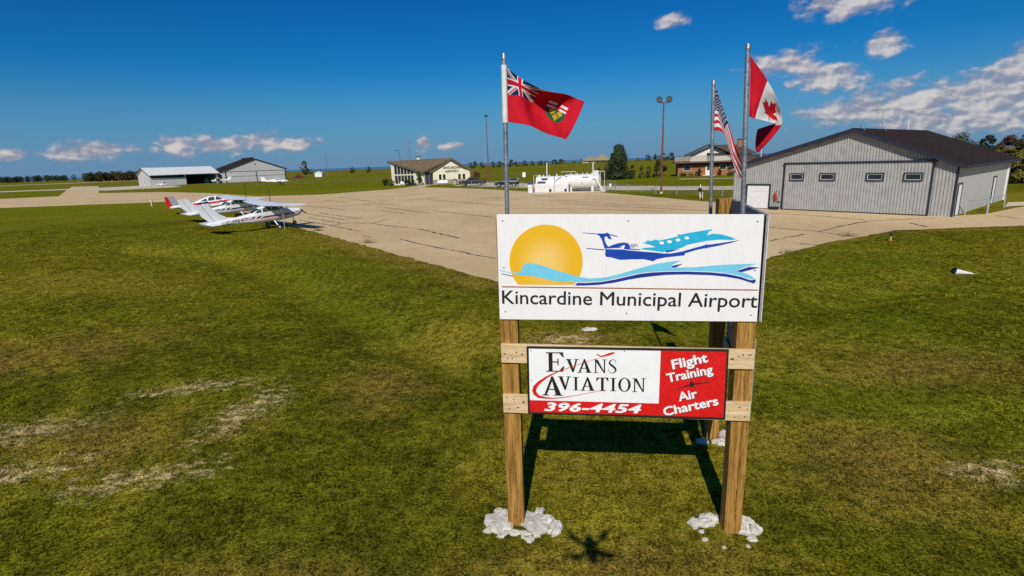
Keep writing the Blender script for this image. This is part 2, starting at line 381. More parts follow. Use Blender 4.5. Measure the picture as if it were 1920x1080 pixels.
def build_terrain():
    def axis(lo, hi, step, ext_lo, ext_hi):
        a = list(np.arange(lo, hi+1e-6, step)); s = step; v = hi; b = []
        while v < ext_hi: s *= 1.22; v += s; b.append(min(v, ext_hi))
        s = step; v = lo; c = []
        while v > ext_lo: s *= 1.22; v -= s; c.append(max(v, ext_lo))
        return np.array(c[::-1]+a+b)
    xs = axis(-32, 32, .4, -4000, 4000); ys = axis(-2, 44, .4, -400, 1000)
    ys = np.concatenate([ys, [1100, 1115, 1130, 1145, 1160, 1180]])
    X, Y = np.meshgrid(xs, ys); Z = hz(X, Y)
    nx, ny = len(xs), len(ys); idx = np.arange(nx*ny).reshape(ny, nx)
    F = np.stack([idx[:-1, :-1], idx[:-1, 1:], idx[1:, 1:], idx[1:, :-1]], -1).reshape(-1, 4)
    me = bpy.data.meshes.new('ground'); me.from_pydata(np.stack([X, Y, Z], -1).reshape(-1, 3).tolist(), [], F.tolist())
    me.polygons.foreach_set('use_smooth', [True]*len(F)); me.materials.append(ground_mat())
    o = bpy.data.objects.new('ground', me); COL.objects.link(o); tag(o, kind='structure'); return o
build_terrain()
lm, lt, lb = new_mat('lake_water'); lb.inputs['Base Color'].default_value = (.06, .16, .27, 1); lb.inputs['Roughness'].default_value = .35
_bp = nn(lt, 'ShaderNodeBump'); _bp.inputs['Strength'].default_value = .3; lk(lt, noise(lt, nn(lt, 'ShaderNodeNewGeometry').outputs['Position'], .02, 4), _bp.inputs['Height']); lk(lt, _bp.outputs[0], lb.inputs['Normal'])
tag(MB().poly([(-60000, 1150, -33), (60000, 1150, -33), (60000, 60000, -33), (-60000, 60000, -33)]).build('lake', lm), kind='structure')

PAVE = pavement_mat('weathered_asphalt', (.56, .405, .21), (.65, .485, .265), (.43, .305, .155))
CONC = pavement_mat('pale_concrete', (.55, .47, .33), (.62, .54, .40), (.42, .35, .24))
def sheet(name, pts, z, m, parent=None):
    o = MB().poly([(x, y, z) for x, y in pts]).build(name, m, parent)
    bm = bmesh.new(); bm.from_mesh(o.data); bmesh.ops.triangulate(bm, faces=bm.faces)
    for f in bm.faces:
        if f.normal.z < 0: f.normal_flip()
    bm.to_mesh(o.data); bm.free()
    return tag(o, kind='structure')
apron = sheet('apron', APRON, .012, PAVE)
sheet('parking_lot', [(-12.5, 120.5), (4.0, 97.5), (14.4, 82.5), (24, 76.5), (36, 70.5), (60, 74), (60, 82), (33, 82), (17.5, 95), (6.0, 116), (-5.5, 134.5)], .016, CONC)
sheet('hangar_road', [(-260, 205), (-172.9, 211), (-133, 180), (-114.5, 194), (-87, 213), (-46, 208), (-30, 196), (-28, 201), (-46, 216), (-92, 230), (-104, 300), (-110, 300), (-130, 243), (-160, 246), (-172, 228), (-260, 222)], .016, CONC)
sheet('runway', [(-600, 300), (-330, 440), (-300, 470), (-340, 470), (-600, 330)], .016, CONC)
sheet('terminal_path', [(-21.6, 128.6), (-18.2, 128.2), (-17.2, 131.4), (-21.0, 131.6)], .018, CONC)
sheet('house_path', [(35.5, 112), (64, 98), (64, 100.5), (36, 115)], .016, CONC)
sheet('hangar_path', [(38.4, 41.4), (41.2, 42.0), (62, 42.2), (62, 45), (41.6, 44.6)], .020, CONC)
CRACKM = pm('crack_tar', (.030, .024, .018), .95, .4, 9.)
def crack(pts, w0):
    """a jagged crack: thin dark ribbon lying on the paving"""
    path = []
    for (ax, ay), (bx, by) in zip(pts[:-1], pts[1:]):
        n = max(2, int(math.hypot(bx-ax, by-ay)/.35)); n = min(n, 60)
        for k in range(n):
            q = k/n; path.append((ax+(bx-ax)*q+random.gauss(0, .045), ay+(by-ay)*q+random.gauss(0, .045), w0*random.uniform(.35, 1.5)))
    path.append((*pts[-1], .01))
    L_, R_ = stroke(path); n = len(path)
    return MB().add([(x, y, .0185) for x, y in L_+R_], [(i, i+1, n+i+1, n+i) for i in range(n-1)]).build('crack', CRACKM, apron)
CRACKS = [
   [(-7.2, 34.8), (-5.1, 31.8), (-2.7, 28.7), (-0.7, 26.3)] ,
   [(-20.1, 51.2), (-15.1, 45.1), (-11.1, 39.8)] ,
   [(-15.0, 45.0), (-14.1, 46.8), (-11.8, 45.5), (-10.9, 48.6)] ,
   [(-11.8, 45.5), (-8.6, 41.9), (-7.0, 40.5), (-4.7, 36.6), (-3.2, 34.3)] ,
   [(-15.9, 64.8), (-9.5, 55.6), (-7.9, 53.6)] ,
   [(-7.8, 55.7), (-4.0, 50.7), (-1.3, 47.1)] ,
   [(-18.8, 69.0), (-17.2, 67.2)] ,
   [(-21.9, 58.2), (-15.3, 49.7)] ,
   [(-19.9, 53.1), (-14.6, 46.5)] ,
   [(-20.6, 58.3), (-13.7, 49.7)] ,
   [(-27.2, 71.0), (-18.9, 61.9)] ,
   [(-19.1, 72.2), (-12.9, 65.0)] ,
   [(-11.3, 75.0), (-6.3, 68.0), (-0.9, 59.8)] ,
   [(-14.1, 75.8), (-9.7, 81.1), (-6.0, 78.3), (-1.0, 72.7)] ,
   [(-10.4, 37.4), (-9.5, 36.3)] ,
   [(-28.1, 81.7), (-22.2, 75.0)] ,
   [(-13.7, 58.2), (-10.6, 54.2)] ,
   [(-28.0, 89.0), (-19.3, 75.2), (-16.2, 73.3)] ,
   [(16.7, 34.5), (18.5, 31.7), (20.6, 33.4), (23.8, 35.6), (25.2, 36.0), (29.0, 36.0)] ,
   [(14.1, 28.8), (17.3, 31.0)] ,
   [(20.7, 42.7), (22.6, 40.4), (24.3, 36.5)] ,
   [(25.7, 34.2), (25.2, 32.0)] ,
   [(15.1, 27.6), (16.0, 26.9)] ,
   [(18.4, 31.6), (18.9, 30.0)] ,
   [(3.3, 66.8), (7.7, 62.0), (11.5, 56.3), (16.9, 50.6)] ,
   [(0.3, 55.0), (7.5, 52.0), (13.7, 46.8)] ,
   [(3.5, 76.6), (6.6, 70.2)] ,
   [(5.7, 60.4), (17.2, 46.0)] ,
   [(-107.2, 114.3), (-102.6, 116.8)] ,
   [(-89.8, 102.1), (-71.2, 102.9)] ,
   [(33.1, 36.1), (33.0, 34.1)] ,
]
for _c in CRACKS:
    _d = math.hypot(_c[0][0], _c[0][1]); crack(_c, .06+.0016*_d)
# ------------------------------------------------------------------ outlines of the sign artwork and the flags, in metres on the sign (x along it, z up, depth)
T = {
'sun': [(-0.485,3.558),(-0.486,3.521),(-0.491,3.484),(-0.499,3.447),(-0.511,3.411),(-0.525,3.376),(-0.542,3.343),(-0.562,3.311),(-0.585,3.281),(-0.61,3.28),(-0.637,3.281),(-0.667,3.281),(-0.698,3.281),(-0.731,3.282),(-0.765,3.282),(-0.801,3.282),(-0.837,3.283),(-0.874,3.283),(-0.912,3.283),(-0.949,3.284),(-0.986,3.284),(-1.023,3.285),(-1.059,3.285),(-1.094,3.285),(-1.127,3.286),(-1.159,3.286),(-1.189,3.286),(-1.217,3.287),(-1.242,3.288),(-1.264,3.319),(-1.284,3.351),(-1.3,3.386),(-1.313,3.421),(-1.323,3.458),(-1.33,3.495),(-1.334,3.533),(-1.334,3.571),(-1.331,3.609),(-1.325,3.647),(-1.316,3.683),(-1.303,3.719),(-1.288,3.753),(-1.269,3.786),(-1.248,3.817),(-1.225,3.846),(-1.199,3.873),(-1.171,3.897),(-1.141,3.919),(-1.109,3.938),(-1.076,3.954),(-1.042,3.968),(-1.007,3.978),(-0.971,3.985),(-0.935,3.989),(-0.898,3.99),(-0.862,3.987),(-0.826,3.982),(-0.791,3.973),(-0.756,3.961),(-0.723,3.947),(-0.691,3.929),(-0.66,3.909),(-0.632,3.886),(-0.605,3.861),(-0.581,3.833),(-0.559,3.804),(-0.54,3.772),(-0.523,3.739),(-0.509,3.705),(-0.499,3.669),(-0.491,3.633),(-0.486,3.596)],
'wave_light': [(-1.311,3.438),(-1.223,3.437),(-1.191,3.463),(-1.18,3.516),(-1.157,3.542),(-1.099,3.548),(-1.007,3.531),(-0.893,3.494),(-0.779,3.452),(-0.665,3.418),(-0.563,3.387),(-0.494,3.367),(-0.402,3.354),(-0.287,3.36),(-0.196,3.37),(-0.071,3.401),(0.12,3.457),(0.298,3.506),(0.453,3.533),(0.618,3.554),(0.515,3.494),(0.508,3.478),(0.588,3.469),(0.786,3.47),(1.004,3.49),(1.22,3.499),(1.451,3.501),(1.319,3.466),(1.224,3.426),(1.269,3.412),(1.357,3.382),(1.424,3.341),(1.415,3.324),(1.382,3.328),(1.271,3.368),(1.117,3.399),(0.953,3.419),(0.678,3.432),(0.456,3.431),(0.3,3.425),(0.166,3.412),(0.009,3.378),(-0.161,3.341),(-0.298,3.317),(-0.448,3.312),(-0.563,3.313),(-0.689,3.315),(-0.758,3.322),(-0.85,3.335),(-0.953,3.366),(-1.033,3.385),(-1.149,3.395),(-1.219,3.405),(-1.288,3.417)],
'wave_dark': [(-0.552,3.304),(-0.448,3.301),(-0.287,3.31),(-0.127,3.336),(0.031,3.373),(0.166,3.402),(0.3,3.416),(0.456,3.422),(0.678,3.422),(0.953,3.409),(1.118,3.39),(1.272,3.356),(1.383,3.314),(1.41,3.316),(1.439,3.325),(1.449,3.297),(1.424,3.274),(1.274,3.326),(1.12,3.356),(0.955,3.376),(0.679,3.389),(0.458,3.386),(0.301,3.372),(0.167,3.356),(0.032,3.334),(-0.127,3.301),(-0.287,3.279),(-0.448,3.271),(-0.575,3.272)],
'wedge_a': [(0.512,3.487),(0.565,3.5),(0.641,3.513),(0.566,3.472),(0.524,3.471)],
'wedge_b': [(1.23,3.422),(1.362,3.466),(1.479,3.458),(1.285,3.407)],
'streak_a': [(-1.452,3.467),(-1.311,3.435),(-1.311,3.427),(-1.453,3.46)],
'streak_b': [(-1.43,3.428),(-1.3,3.397),(-1.301,3.387),(-1.431,3.419)],
'jet_tail': [(-0.48,3.891),(-0.328,3.876),(-0.233,3.875),(-0.208,3.886),(-0.188,3.869),(-0.093,3.841),(-0.098,3.833),(-0.177,3.853),(-0.156,3.803),(-0.197,3.814),(-0.21,3.84),(-0.233,3.84),(-0.238,3.804),(-0.221,3.757),(-0.196,3.722),(-0.109,3.755),(-0.031,3.769),(0.025,3.759),(0.048,3.727),(0.051,3.697),(0.171,3.685),(0.16,3.677),(0.026,3.685),(-0.018,3.691),(-0.01,3.74),(-0.064,3.72),(-0.041,3.708),(-0.221,3.702),(-0.239,3.709),(-0.266,3.798),(-0.295,3.848),(-0.328,3.867),(-0.48,3.884)],
'jet_body': [(-0.239,3.709),(-0.221,3.696),(-0.03,3.687),(0.027,3.677),(0.172,3.661),(0.317,3.647),(0.428,3.633),(0.505,3.633),(0.625,3.653),(0.755,3.69),(0.873,3.721),(0.885,3.734),(0.896,3.723),(0.991,3.735),(1.14,3.754),(1.244,3.771),(1.163,3.743),(1.014,3.71),(0.896,3.689),(0.886,3.68),(0.874,3.687),(0.777,3.666),(0.659,3.632),(0.654,3.608),(0.451,3.589),(0.352,3.57),(0.308,3.546),(0.207,3.571),(0.073,3.572),(-0.062,3.568),(-0.164,3.599),(-0.22,3.606),(-0.232,3.636),(-0.226,3.671)],
'jet_top': [(0.181,3.761),(0.236,3.769),(0.225,3.787),(0.291,3.78),(0.324,3.795),(0.368,3.783),(0.445,3.796),(0.575,3.827),(0.565,3.854),(0.596,3.843),(0.714,3.866),(0.886,3.891),(0.929,3.899),(0.939,3.884),(0.908,3.875),(0.891,3.832),(0.953,3.848),(1.039,3.84),(1.137,3.81),(1.208,3.781),(1.15,3.773),(1.032,3.78),(0.881,3.768),(0.677,3.727),(0.623,3.696),(0.558,3.68),(0.438,3.66),(0.416,3.649),(0.294,3.67),(0.182,3.684),(0.171,3.695),(0.226,3.703),(0.337,3.707),(0.27,3.735),(0.214,3.749)],
'jet_wing': [(0.438,3.663),(0.6,3.682),(0.515,3.655),(0.449,3.645)],
'jet_prop': [(-0.441,3.712),(-0.243,3.692),(-0.243,3.681),(-0.441,3.703)],
'jet_grey': [(0.048,3.747),(0.114,3.751),(0.146,3.725),(0.129,3.71),(0.115,3.728),(0.093,3.702),(0.054,3.708)],
'jet_window0': [(0.425,3.754),(0.423,3.747),(0.415,3.741),(0.405,3.738),(0.393,3.738),(0.382,3.742),(0.375,3.748),(0.372,3.755),(0.375,3.763),(0.382,3.769),(0.392,3.772),(0.404,3.771),(0.415,3.768),(0.422,3.762)],
'jet_window1': [(0.51,3.766),(0.508,3.759),(0.501,3.753),(0.49,3.75),(0.479,3.75),(0.468,3.754),(0.46,3.76),(0.458,3.767),(0.46,3.775),(0.467,3.781),(0.477,3.784),(0.489,3.783),(0.5,3.78),(0.507,3.774)],
'jet_window2': [(0.602,3.784),(0.6,3.777),(0.593,3.771),(0.583,3.768),(0.571,3.768),(0.56,3.771),(0.553,3.777),(0.55,3.785),(0.552,3.792),(0.559,3.798),(0.57,3.801),(0.582,3.801),(0.592,3.797),(0.6,3.791)],
'jet_window3': [(0.698,3.805),(0.695,3.797),(0.688,3.791),(0.678,3.788),(0.666,3.789),(0.656,3.792),(0.648,3.798),(0.645,3.806),(0.648,3.813),(0.655,3.819),(0.665,3.822),(0.677,3.821),(0.687,3.818),(0.695,3.812)],
'rule': [(-1.435,3.273),(1.479,3.203),(1.479,3.189),(-1.435,3.258)],
'screws': [(-1.395,4.044),(0.025,4.011),(-1.402,3.495),(-1.403,2.958),(0.022,2.931),(1.419,3.972),(1.427,3.426),(1.421,2.901)],
't_kin': [(-1.44,3.057),(1.482,2.989),(-1.433,3.227)],
'bird': [(-0.34,2.432),(-0.312,2.44),(-0.28,2.42),(-0.247,2.424),(-0.182,2.454),(-0.127,2.467),(-0.107,2.454),(-0.173,2.424),(-0.266,2.4),(-0.284,2.406),(-0.308,2.422)],
'swoosh': [(-0.28,2.397,0.0028),(-0.49,2.326,0.0056),(-0.727,2.238,0.0084),(-0.832,2.192,0.0149),(-0.929,2.14,0.0243),(-1.017,2.072,0.0373),(-1.068,2.014,0.0485),(-1.083,1.962,0.0504),(-1.068,1.921,0.0467),(-1.026,1.884,0.0355),(-0.963,1.871,0.0243),(-0.866,1.865,0.0149),(-0.741,1.875,0.0103),(-0.596,1.902,0.0075),(-0.453,1.933,0.0056),(-0.32,1.961,0.0047),(-0.207,1.989,0.0028)],
'letters': [('E',-0.929,-0.71,2.212,2.461),('V',-0.694,-0.532,2.206,2.376),('A',-0.556,-0.382,2.201,2.376),('N',-0.363,-0.205,2.198,2.372),('S',-0.19,-0.085,2.194,2.375),('A',-0.984,-0.732,1.899,2.152),('V',-0.792,-0.628,1.975,2.153),('I',-0.61,-0.536,1.971,2.146),('A',-0.52,-0.344,1.967,2.145),('T',-0.33,-0.182,1.966,2.141),('I',-0.165,-0.089,1.964,2.137),('O',-0.068,0.081,1.958,2.14),('N',0.1,0.255,1.957,2.136)],
't_phone': [(-0.965,1.672),(0.212,1.657),(-0.949,1.81)],
't_flight': [(0.565,2.249),(0.969,2.346),(0.549,2.366)],
't_training': [(0.513,2.082),(1.032,2.203),(0.487,2.189)],
't_air': [(0.654,1.84),(0.87,1.894),(0.68,1.967)],
't_charters': [(0.486,1.645),(1.116,1.804),(0.475,1.749)],
'icon_hub': [(0.82,2.061),(0.818,2.048),(0.812,2.038),(0.803,2.03),(0.792,2.028),(0.78,2.03),(0.77,2.037),(0.763,2.048),(0.76,2.061),(0.762,2.073),(0.768,2.084),(0.777,2.091),(0.789,2.094),(0.8,2.092),(0.81,2.084),(0.817,2.074)],
'icon_wing': [(0.601,2.0),(0.79,2.073),(0.988,2.098),(0.988,2.09),(0.791,2.049),(0.601,1.995)],
'icon_fin': [(0.772,2.121),(0.777,2.121),(0.797,2.081),(0.781,2.079)],
'low_white': [(-1.147,2.516),(0.423,2.482),(0.415,1.81),(-1.152,1.835)],
'flag_ont': [[(-1.325,5.738,0.25),(-1.183,5.639,0.38),(-0.879,5.469,0.3),(-0.633,5.433,0.4),(-0.442,5.354,0.52)],[(-1.331,5.443,0.25),(-1.17,5.431,0.33),(-1.048,5.371,0.52),(-0.772,5.263,0.5),(-0.548,5.116,0.42)],[(-1.341,5.151,0.25),(-1.094,5.102,0.22),(-0.965,5.042,0.3),(-0.796,4.982,0.48),(-0.662,4.931,0.4)]],
'flag_can': [[(1.314,5.722,0.25),(1.563,5.477,0.4),(1.718,5.257,0.5),(1.808,5.02,0.55),(1.621,4.707,0.7)],[(1.332,5.422,0.25),(1.468,5.275,0.3),(1.674,5.152,0.55),(1.766,5.015,0.62),(1.589,4.768,0.75)],[(1.342,5.101,0.25),(1.402,5.067,0.22),(1.623,5.037,0.42),(1.772,5.028,0.7),(1.651,4.986,0.85)]],
'flag_usa': [[(1.491,5.69,2.34),(1.649,5.406,2.5),(1.84,4.998,2.6),(1.929,4.748,2.55),(2.036,4.505,2.6)],[(1.499,5.361,2.34),(1.582,5.3,2.4),(1.77,4.903,2.5),(1.925,4.615,2.65),(2.063,4.386,2.7)],[(1.506,5.054,2.34),(1.616,5.02,2.3),(1.74,4.865,2.45),(1.885,4.559,2.6),(2.04,4.306,2.75)]],
}
# ------------------------------------------------------------------ the airport sign
WOOD = pm('treated_timber', (.54, .29, .065), .9, .3, 3., .8, col2=(.19, .088, .018), stretch=(9, 9, .55), spec=.2)
PINE = pm('fresh_pine', (.74, .56, .33), .8, .2, 3., .25, col2=(.50, .33, .16), stretch=(.8, 9, 7), spec=.25)
WHITE_P = pm('sign_white', (.82, .795, .78), .45, .02, 1.6, col2=(.79, .765, .74), stretch=(3, 3, .5))
WHITE_V = pm('vinyl_white', (.84, .83, .81), .4, .03, 5.)
YEL = pm('vinyl_yellow', (.80, .44, .022), .4, .06, 3.); CYAN = pm('vinyl_cyan', (.17, .56, .72), .4, .05, 4.); SKYB = pm('vinyl_bright_cyan', (.02, .42, .64), .4, .05, 4.)
BLUE = pm('vinyl_blue', (.008, .055, .38), .4, .08, 4.); NAVY = pm('vinyl_navy', (.010, .030, .26), .4, .08, 4.); RUST = pm('vinyl_rust', (.34, .10, .03), .5, .1, 4.)
BLACK_V = pm('vinyl_black', (.020, .016, .016), .4, .1, 5.); RED_V = pm('vinyl_red', (.66, .010, .010), .4, .07, 4.); DKRED = pm('vinyl_dark_red', (.45, .012, .014), .4, .05, 6.); GREYV = pm('vinyl_grey', (.40, .40, .42), .4, .05, 6.)
BOARD_BACK = pm('panel_back', (.30, .30, .32), .7, .2, 2., .1); BLACKM = pm('black_trim', (.016, .014, .014), .5, .2, 6.)
GALV = pm('galvanised_steel', (.42, .43, .45), .42, .25, 7., metal=.75)
SG_X, SG_Y, SG_A = 1.31, 6.02, -6.2
def sgw(lx, ly, z=0):
    a = R(SG_A); return (SG_X+lx*math.cos(a)-ly*math.sin(a), SG_Y+lx*math.sin(a)+ly*math.cos(a), z)
sign = thing('airport_sign', 'timber-posted white airport sign with yellow sun, blue jet and red flight-training board below', 'sign', (SG_X, SG_Y, 0), SG_A)
tl = lambda x, z: z - .0235*x
def post(x0, x1, y0, y1, top):
    o = MB().box(x0, x1, y0, y1, -.25, top).build('post', WOOD, sign, bevel=.008); xm = (x0+x1)/2+random.uniform(-.02, .02)
    for (za, zb) in ((.02, 1.55), (1.9, 2.25), (2.55, top-.05)):        # drying checks down the face
        n = 26; strip = [(xm+random.gauss(0, .006), za+(zb-za)*k/n, .007*random.uniform(.2, 1.3)*(0.2 if k in (0, n) else 1)) for k in range(n+1)]
        mb = MB(); strip_faces(mb, strip, y0-.0012); mb.build('drying_check', BLACKM, o)
    return o
post(-1.48, -1.265, 0, .2, 4.07); post(1.29, 1.50, 0, .2, 4.0); post(1.66, 1.86, 2.40, 2.60, 4.04)
def crossboard(z0, z1):
    return MB().xz([(-1.475, tl(-1.475, z0)), (1.492, tl(1.492, z0)), (1.492, tl(1.492, z1)), (-1.475, tl(-1.475, z1))], -.040, 0).build('crossboard', PINE, sign, bevel=.004)
KNOT = pm('knot_brown', (.20, .10, .035), .85, .3, 30.)
for _z0, _z1 in ((2.28, 2.522), (1.618, 1.862)):
    _b = crossboard(_z0, _z1)
    for _x in (-1.40, -1.34, 1.36, 1.43):
        _zz = tl(_x, (_z0+_z1)/2)+random.choice((-.06, .06)); MB().tube([(_x, -.046, _zz), (_x, -.040, _zz)], .010, 8).build('bolt_head', GALV, _b)
    for _x in (-1.43, -1.29, -1.22, 1.24, 1.31, 1.45):
        _zz = tl(_x, (_z0+_z1)/2)+random.uniform(-.09, .09); _r = random.uniform(.006, .016)
        MB().poly([(_x+_r*1.5*math.cos(k*.6283)*random.uniform(.8, 1.2), -.0408, _zz+_r*math.sin(k*.6283)*random.uniform(.8, 1.2)) for k in range(10)]).build('knot', KNOT, _b)
up = MB().xz([(-1.476, 2.864), (1.492, 2.824), (1.484, 4.048), (-1.464, 4.119)], -.025, -.001).build('upper_panel', WHITE_P, sign, bevel=.002)
def art(name, key, m, parent, y, lift=.0008):
    p = T[key] if isinstance(key, str) else key
    return MB().poly([(x, y-lift, z) for x, z in p]).build(name, m, parent)
UY = -.025
sun_m, st_, sb_ = new_mat('vinyl_sun')
_tc = nn(st_, 'ShaderNodeTexCoord'); _mp = nn(st_, 'ShaderNodeMapping', vector_type='TEXTURE'); _mp.inputs['Location'].default_value = (-.92, 0, 3.56); _mp.inputs['Scale'].default_value = (.42, 1, .42); lk(st_, _tc.outputs['Object'], _mp.inputs[0])
_ln = nn(st_, 'ShaderNodeVectorMath', operation='LENGTH'); _sep = nn(st_, 'ShaderNodeVectorMath', operation='MULTIPLY'); _sep.inputs[1].default_value = (1, 0, 1); lk(st_, _mp.outputs[0], _sep.inputs[0]); lk(st_, _sep.outputs[0], _ln.inputs[0])
lk(st_, mixc(st_, maprange(st_, _ln.outputs['Value'], .1, .85), (.84, .55, .15), (.78, .43, .012)), sb_.inputs['Base Color']); sb_.inputs['Roughness'].default_value = .4
art('sun_disc', 'sun', sun_m, up, UY, .0008)
art('wave', 'wave_light', CYAN, up, UY, .0016); art('wave', 'wave_dark', NAVY, up, UY, .0022)
for k in ('wedge_a', 'wedge_b'): art('wave_accent', k, NAVY, up, UY, .0022)
art('wave_accent', 'streak_a', CYAN, up, UY, .0012); art('wave_accent', 'streak_b', NAVY, up, UY, .0012)
art('jet_tail', 'jet_tail', BLUE, up, UY, .0010); art('jet_fuselage', 'jet_body', BLUE, up, UY, .0016); art('jet_cabin', 'jet_top', SKYB, up, UY, .0012)
art('jet_wing', 'jet_wing', BLUE, up, UY, .0018); art('jet_tailplane', 'jet_prop', NAVY, up, UY, .0012); art('jet_engine', 'jet_grey', GREYV, up, UY, .0010)
for k in range(4): art('jet_window', 'jet_window%d' % k, WHITE_V, up, UY, .0020)
art('rule_line', 'rule', RUST, up, UY, .0010)
text_on('lettering', 'Kincardine Municipal Airport', T['t_kin'][0], T['t_kin'][1], .170, UY, BLACK_V, up, bold=.010, split=True)
for x, z in T['screws']:
    MB().tube([(x, UY-.003, z), (x, UY, z)], .008, 8).build('screw', BLACKM, up)
# lower board
low = MB().xz([(-1.166, 1.651), (1.199, 1.613), (1.192, 2.497), (-1.161, 2.532)], -.062, -.0405).build('lower_panel', BLACKM, sign, bevel=.002)
LY = -.0625
art('red_field', [(-1.138, 1.676), (1.174, 1.640), (1.167, 2.472), (-1.134, 2.506)], RED_V, low, LY, .0006)
art('white_field', [(-1.138, 1.836), (.415, 1.812), (.420, 2.482), (-1.134, 2.506)], WHITE_V, low, LY, .0012)
GL = {
 'I': [[(.30,.03),(.70,.03),(.70,.97),(.30,.97)], [(0,0),(1,0),(1,.05),(0,.05)], [(0,.95),(1,.95),(1,1),(0,1)]],
 'E': [[(.14,.03),(.36,.03),(.36,.97),(.14,.97)], [(0,.945),(.95,.945),(.95,1),(0,1)], [(.72,.95),(.94,.95),(.99,.72),(.95,.72)], [(.34,.475),(.66,.475),(.66,.535),(.34,.535)], [(.62,.34),(.69,.34),(.69,.68),(.62,.68)], [(0,0),(.93,0),(.93,.055),(0,.055)], [(.70,.05),(.93,.02),(1.0,.29),(.95,.29)]],
 'V': [[(.08,.98),(.33,.98),(.62,.18),(.56,0),(.49,0)], [(.74,.98),(.87,.98),(.60,.0),(.52,.08)], [(0,.95),(.44,.95),(.44,1),(0,1)], [(.62,.95),(1,.95),(1,1),(.62,1)]],
 'A': [[(.09,.03),(.22,.03),(.52,.82),(.45,.97)], [(.43,1),(.54,1),(.93,.03),(.66,.03)], [(.25,.30),(.70,.30),(.70,.355),(.25,.355)], [(0,0),(.33,0),(.33,.05),(0,.05)], [(.56,0),(1,0),(1,.05),(.56,.05)]],
 'N': [[(.12,.03),(.22,.03),(.22,.97),(.12,.97)], [(.08,.98),(.33,.98),(.87,.0),(.78,.0)], [(.78,.0),(.88,.0),(.88,.97),(.78,.97)], [(0,0),(.35,0),(.35,.05),(0,.05)], [(.66,.95),(1,.95),(1,1),(.66,1)], [(0,.95),(.26,.95),(.26,1),(0,1)]],
 'T': [[(.39,.03),(.61,.03),(.61,.97),(.39,.97)], [(.02,.94),(.98,.94),(.98,1),(.02,1)], [(.02,.95),(.24,.95),(.05,.72),(0,.72)], [(.98,.95),(.76,.95),(.95,.72),(1,.72)], [(.24,0),(.76,0),(.76,.05),(.24,.05)]],
}
def letter(c, x0, x1, z0, z1):
    mb = MB(); w, h = x1-x0, z1-z0
    if c == 'O':
        n = 32; o = [(x0+w*(.5+.5*math.cos(2*math.pi*k/n)), z0+h*(.5+.5*math.sin(2*math.pi*k/n))) for k in range(n)]
        i = [(x0+w*(.5+.29*math.cos(2*math.pi*k/n)), z0+h*(.5+.445*math.sin(2*math.pi*k/n))) for k in range(n)]
        mb.add([(x, LY-.0018, z) for x, z in o+i], [(k, (k+1) % n, n+(k+1) % n, n+k) for k in range(n)])
    elif c == 'S':
        key = [(.88,.68,.03),(.87,.80,.05),(.78,.93,.07),(.52,.975,.08),(.24,.90,.13),(.14,.76,.20),(.28,.62,.24),(.56,.50,.25),(.80,.36,.24),(.87,.22,.20),(.74,.08,.13),(.45,.025,.08),(.18,.08,.07),(.09,.20,.05),(.07,.34,.03)]
        strip_faces(mb, [(x0+a*w, z0+b*h, q*1.0*w) for a, b, q in key], LY-.0018)
    else:
        for k, p in enumerate(GL[c]): mb.poly([(x0+a*w, LY-.0016-.0003*k, z0+b*h) for a, b in p])
    return mb.build('lettering', BLACK_V, low)
for a in T['letters']: letter(*a)
_mb = MB(); strip_faces(_mb, T['swoosh'], LY-.0040); _mb.build('swoosh', RED_V, low)
art('swoosh', 'bird', RED_V, low, LY, .0036)
def shadow_text(body, key, cap, bold=.022, shear=0., sp=1.):
    a, b = T[key][0], T[key][1]
    if key == 't_phone': a, b = (a[0], a[1]+.022), (b[0], b[1]+.022)
    text_on('lettering_edge', body, (a[0]+.007, a[1]-.008), (b[0]+.007, b[1]-.008), cap, LY, DKRED if key == 't_phone' else BLACK_V, low, bold, shear, sp, -.0012, split=True)
    text_on('lettering', body, a, b, cap, LY, WHITE_V, low, bold, shear, sp, -.0026, split=True)
shadow_text('396-4454', 't_phone', .118, .035, .22, 1.06)
shadow_text('Flight', 't_flight', .125, .030); shadow_text('Training', 't_training', .118, .030); shadow_text('Air', 't_air', .122, .030); shadow_text('Charters', 't_charters', .122, .030)
art('aircraft_emblem', 'icon_hub', BLACK_V, low, LY, .0020); art('aircraft_emblem', 'icon_wing', BLACK_V, low, LY, .0014); art('aircraft_emblem', 'icon_fin', BLACK_V, low, LY, .0014)
for x, z in ((-1.11, 2.48), (-1.11, 2.10), (1.14, 2.44), (1.14, 1.68), (-1.11, 1.70), (0, 2.478), (.0, 1.668)):
    MB().tube([(x, LY-.004, z), (x, LY, z)], .007, 8).build('screw', BLACKM, low)
# second leg of the sign, running back from the right-hand post
def back_panel(name, z0, z1, m, off):
    a, b = (1.512+off, -.022), (1.875+off, 2.66); t_ = .022
    return MB().prism([(a[0], a[1], z0), (b[0], b[1], z0), (b[0], b[1], z1), (a[0], a[1], z1)], [(a[0]+t_, a[1], z0), (b[0]+t_, b[1], z0), (b[0]+t_, b[1], z1), (a[0]+t_, a[1], z1)]).build(name, m, sign)
sp = back_panel('side_panel', 2.83, 4.035, BOARD_BACK, 0)
MB().prism([(1.535, -.025, 2.82), (1.898, 2.665, 2.82), (1.898, 2.665, 4.045), (1.535, -.025, 4.045)], [(1.541, -.025, 2.82), (1.904, 2.665, 2.82), (1.904, 2.665, 4.045), (1.541, -.025, 4.045)]).build('panel_face', WHITE_P, sp)
for z0 in (1.62, 2.25):
    MB().prism([(1.502, .12, z0), (1.862, 2.62, z0), (1.862, 2.62, z0+.24), (1.502, .12, z0+.24)], [(1.53, .12, z0), (1.89, 2.62, z0), (1.89, 2.62, z0+.24), (1.53, .12, z0+.24)]).build('crossboard', PINE, sign)
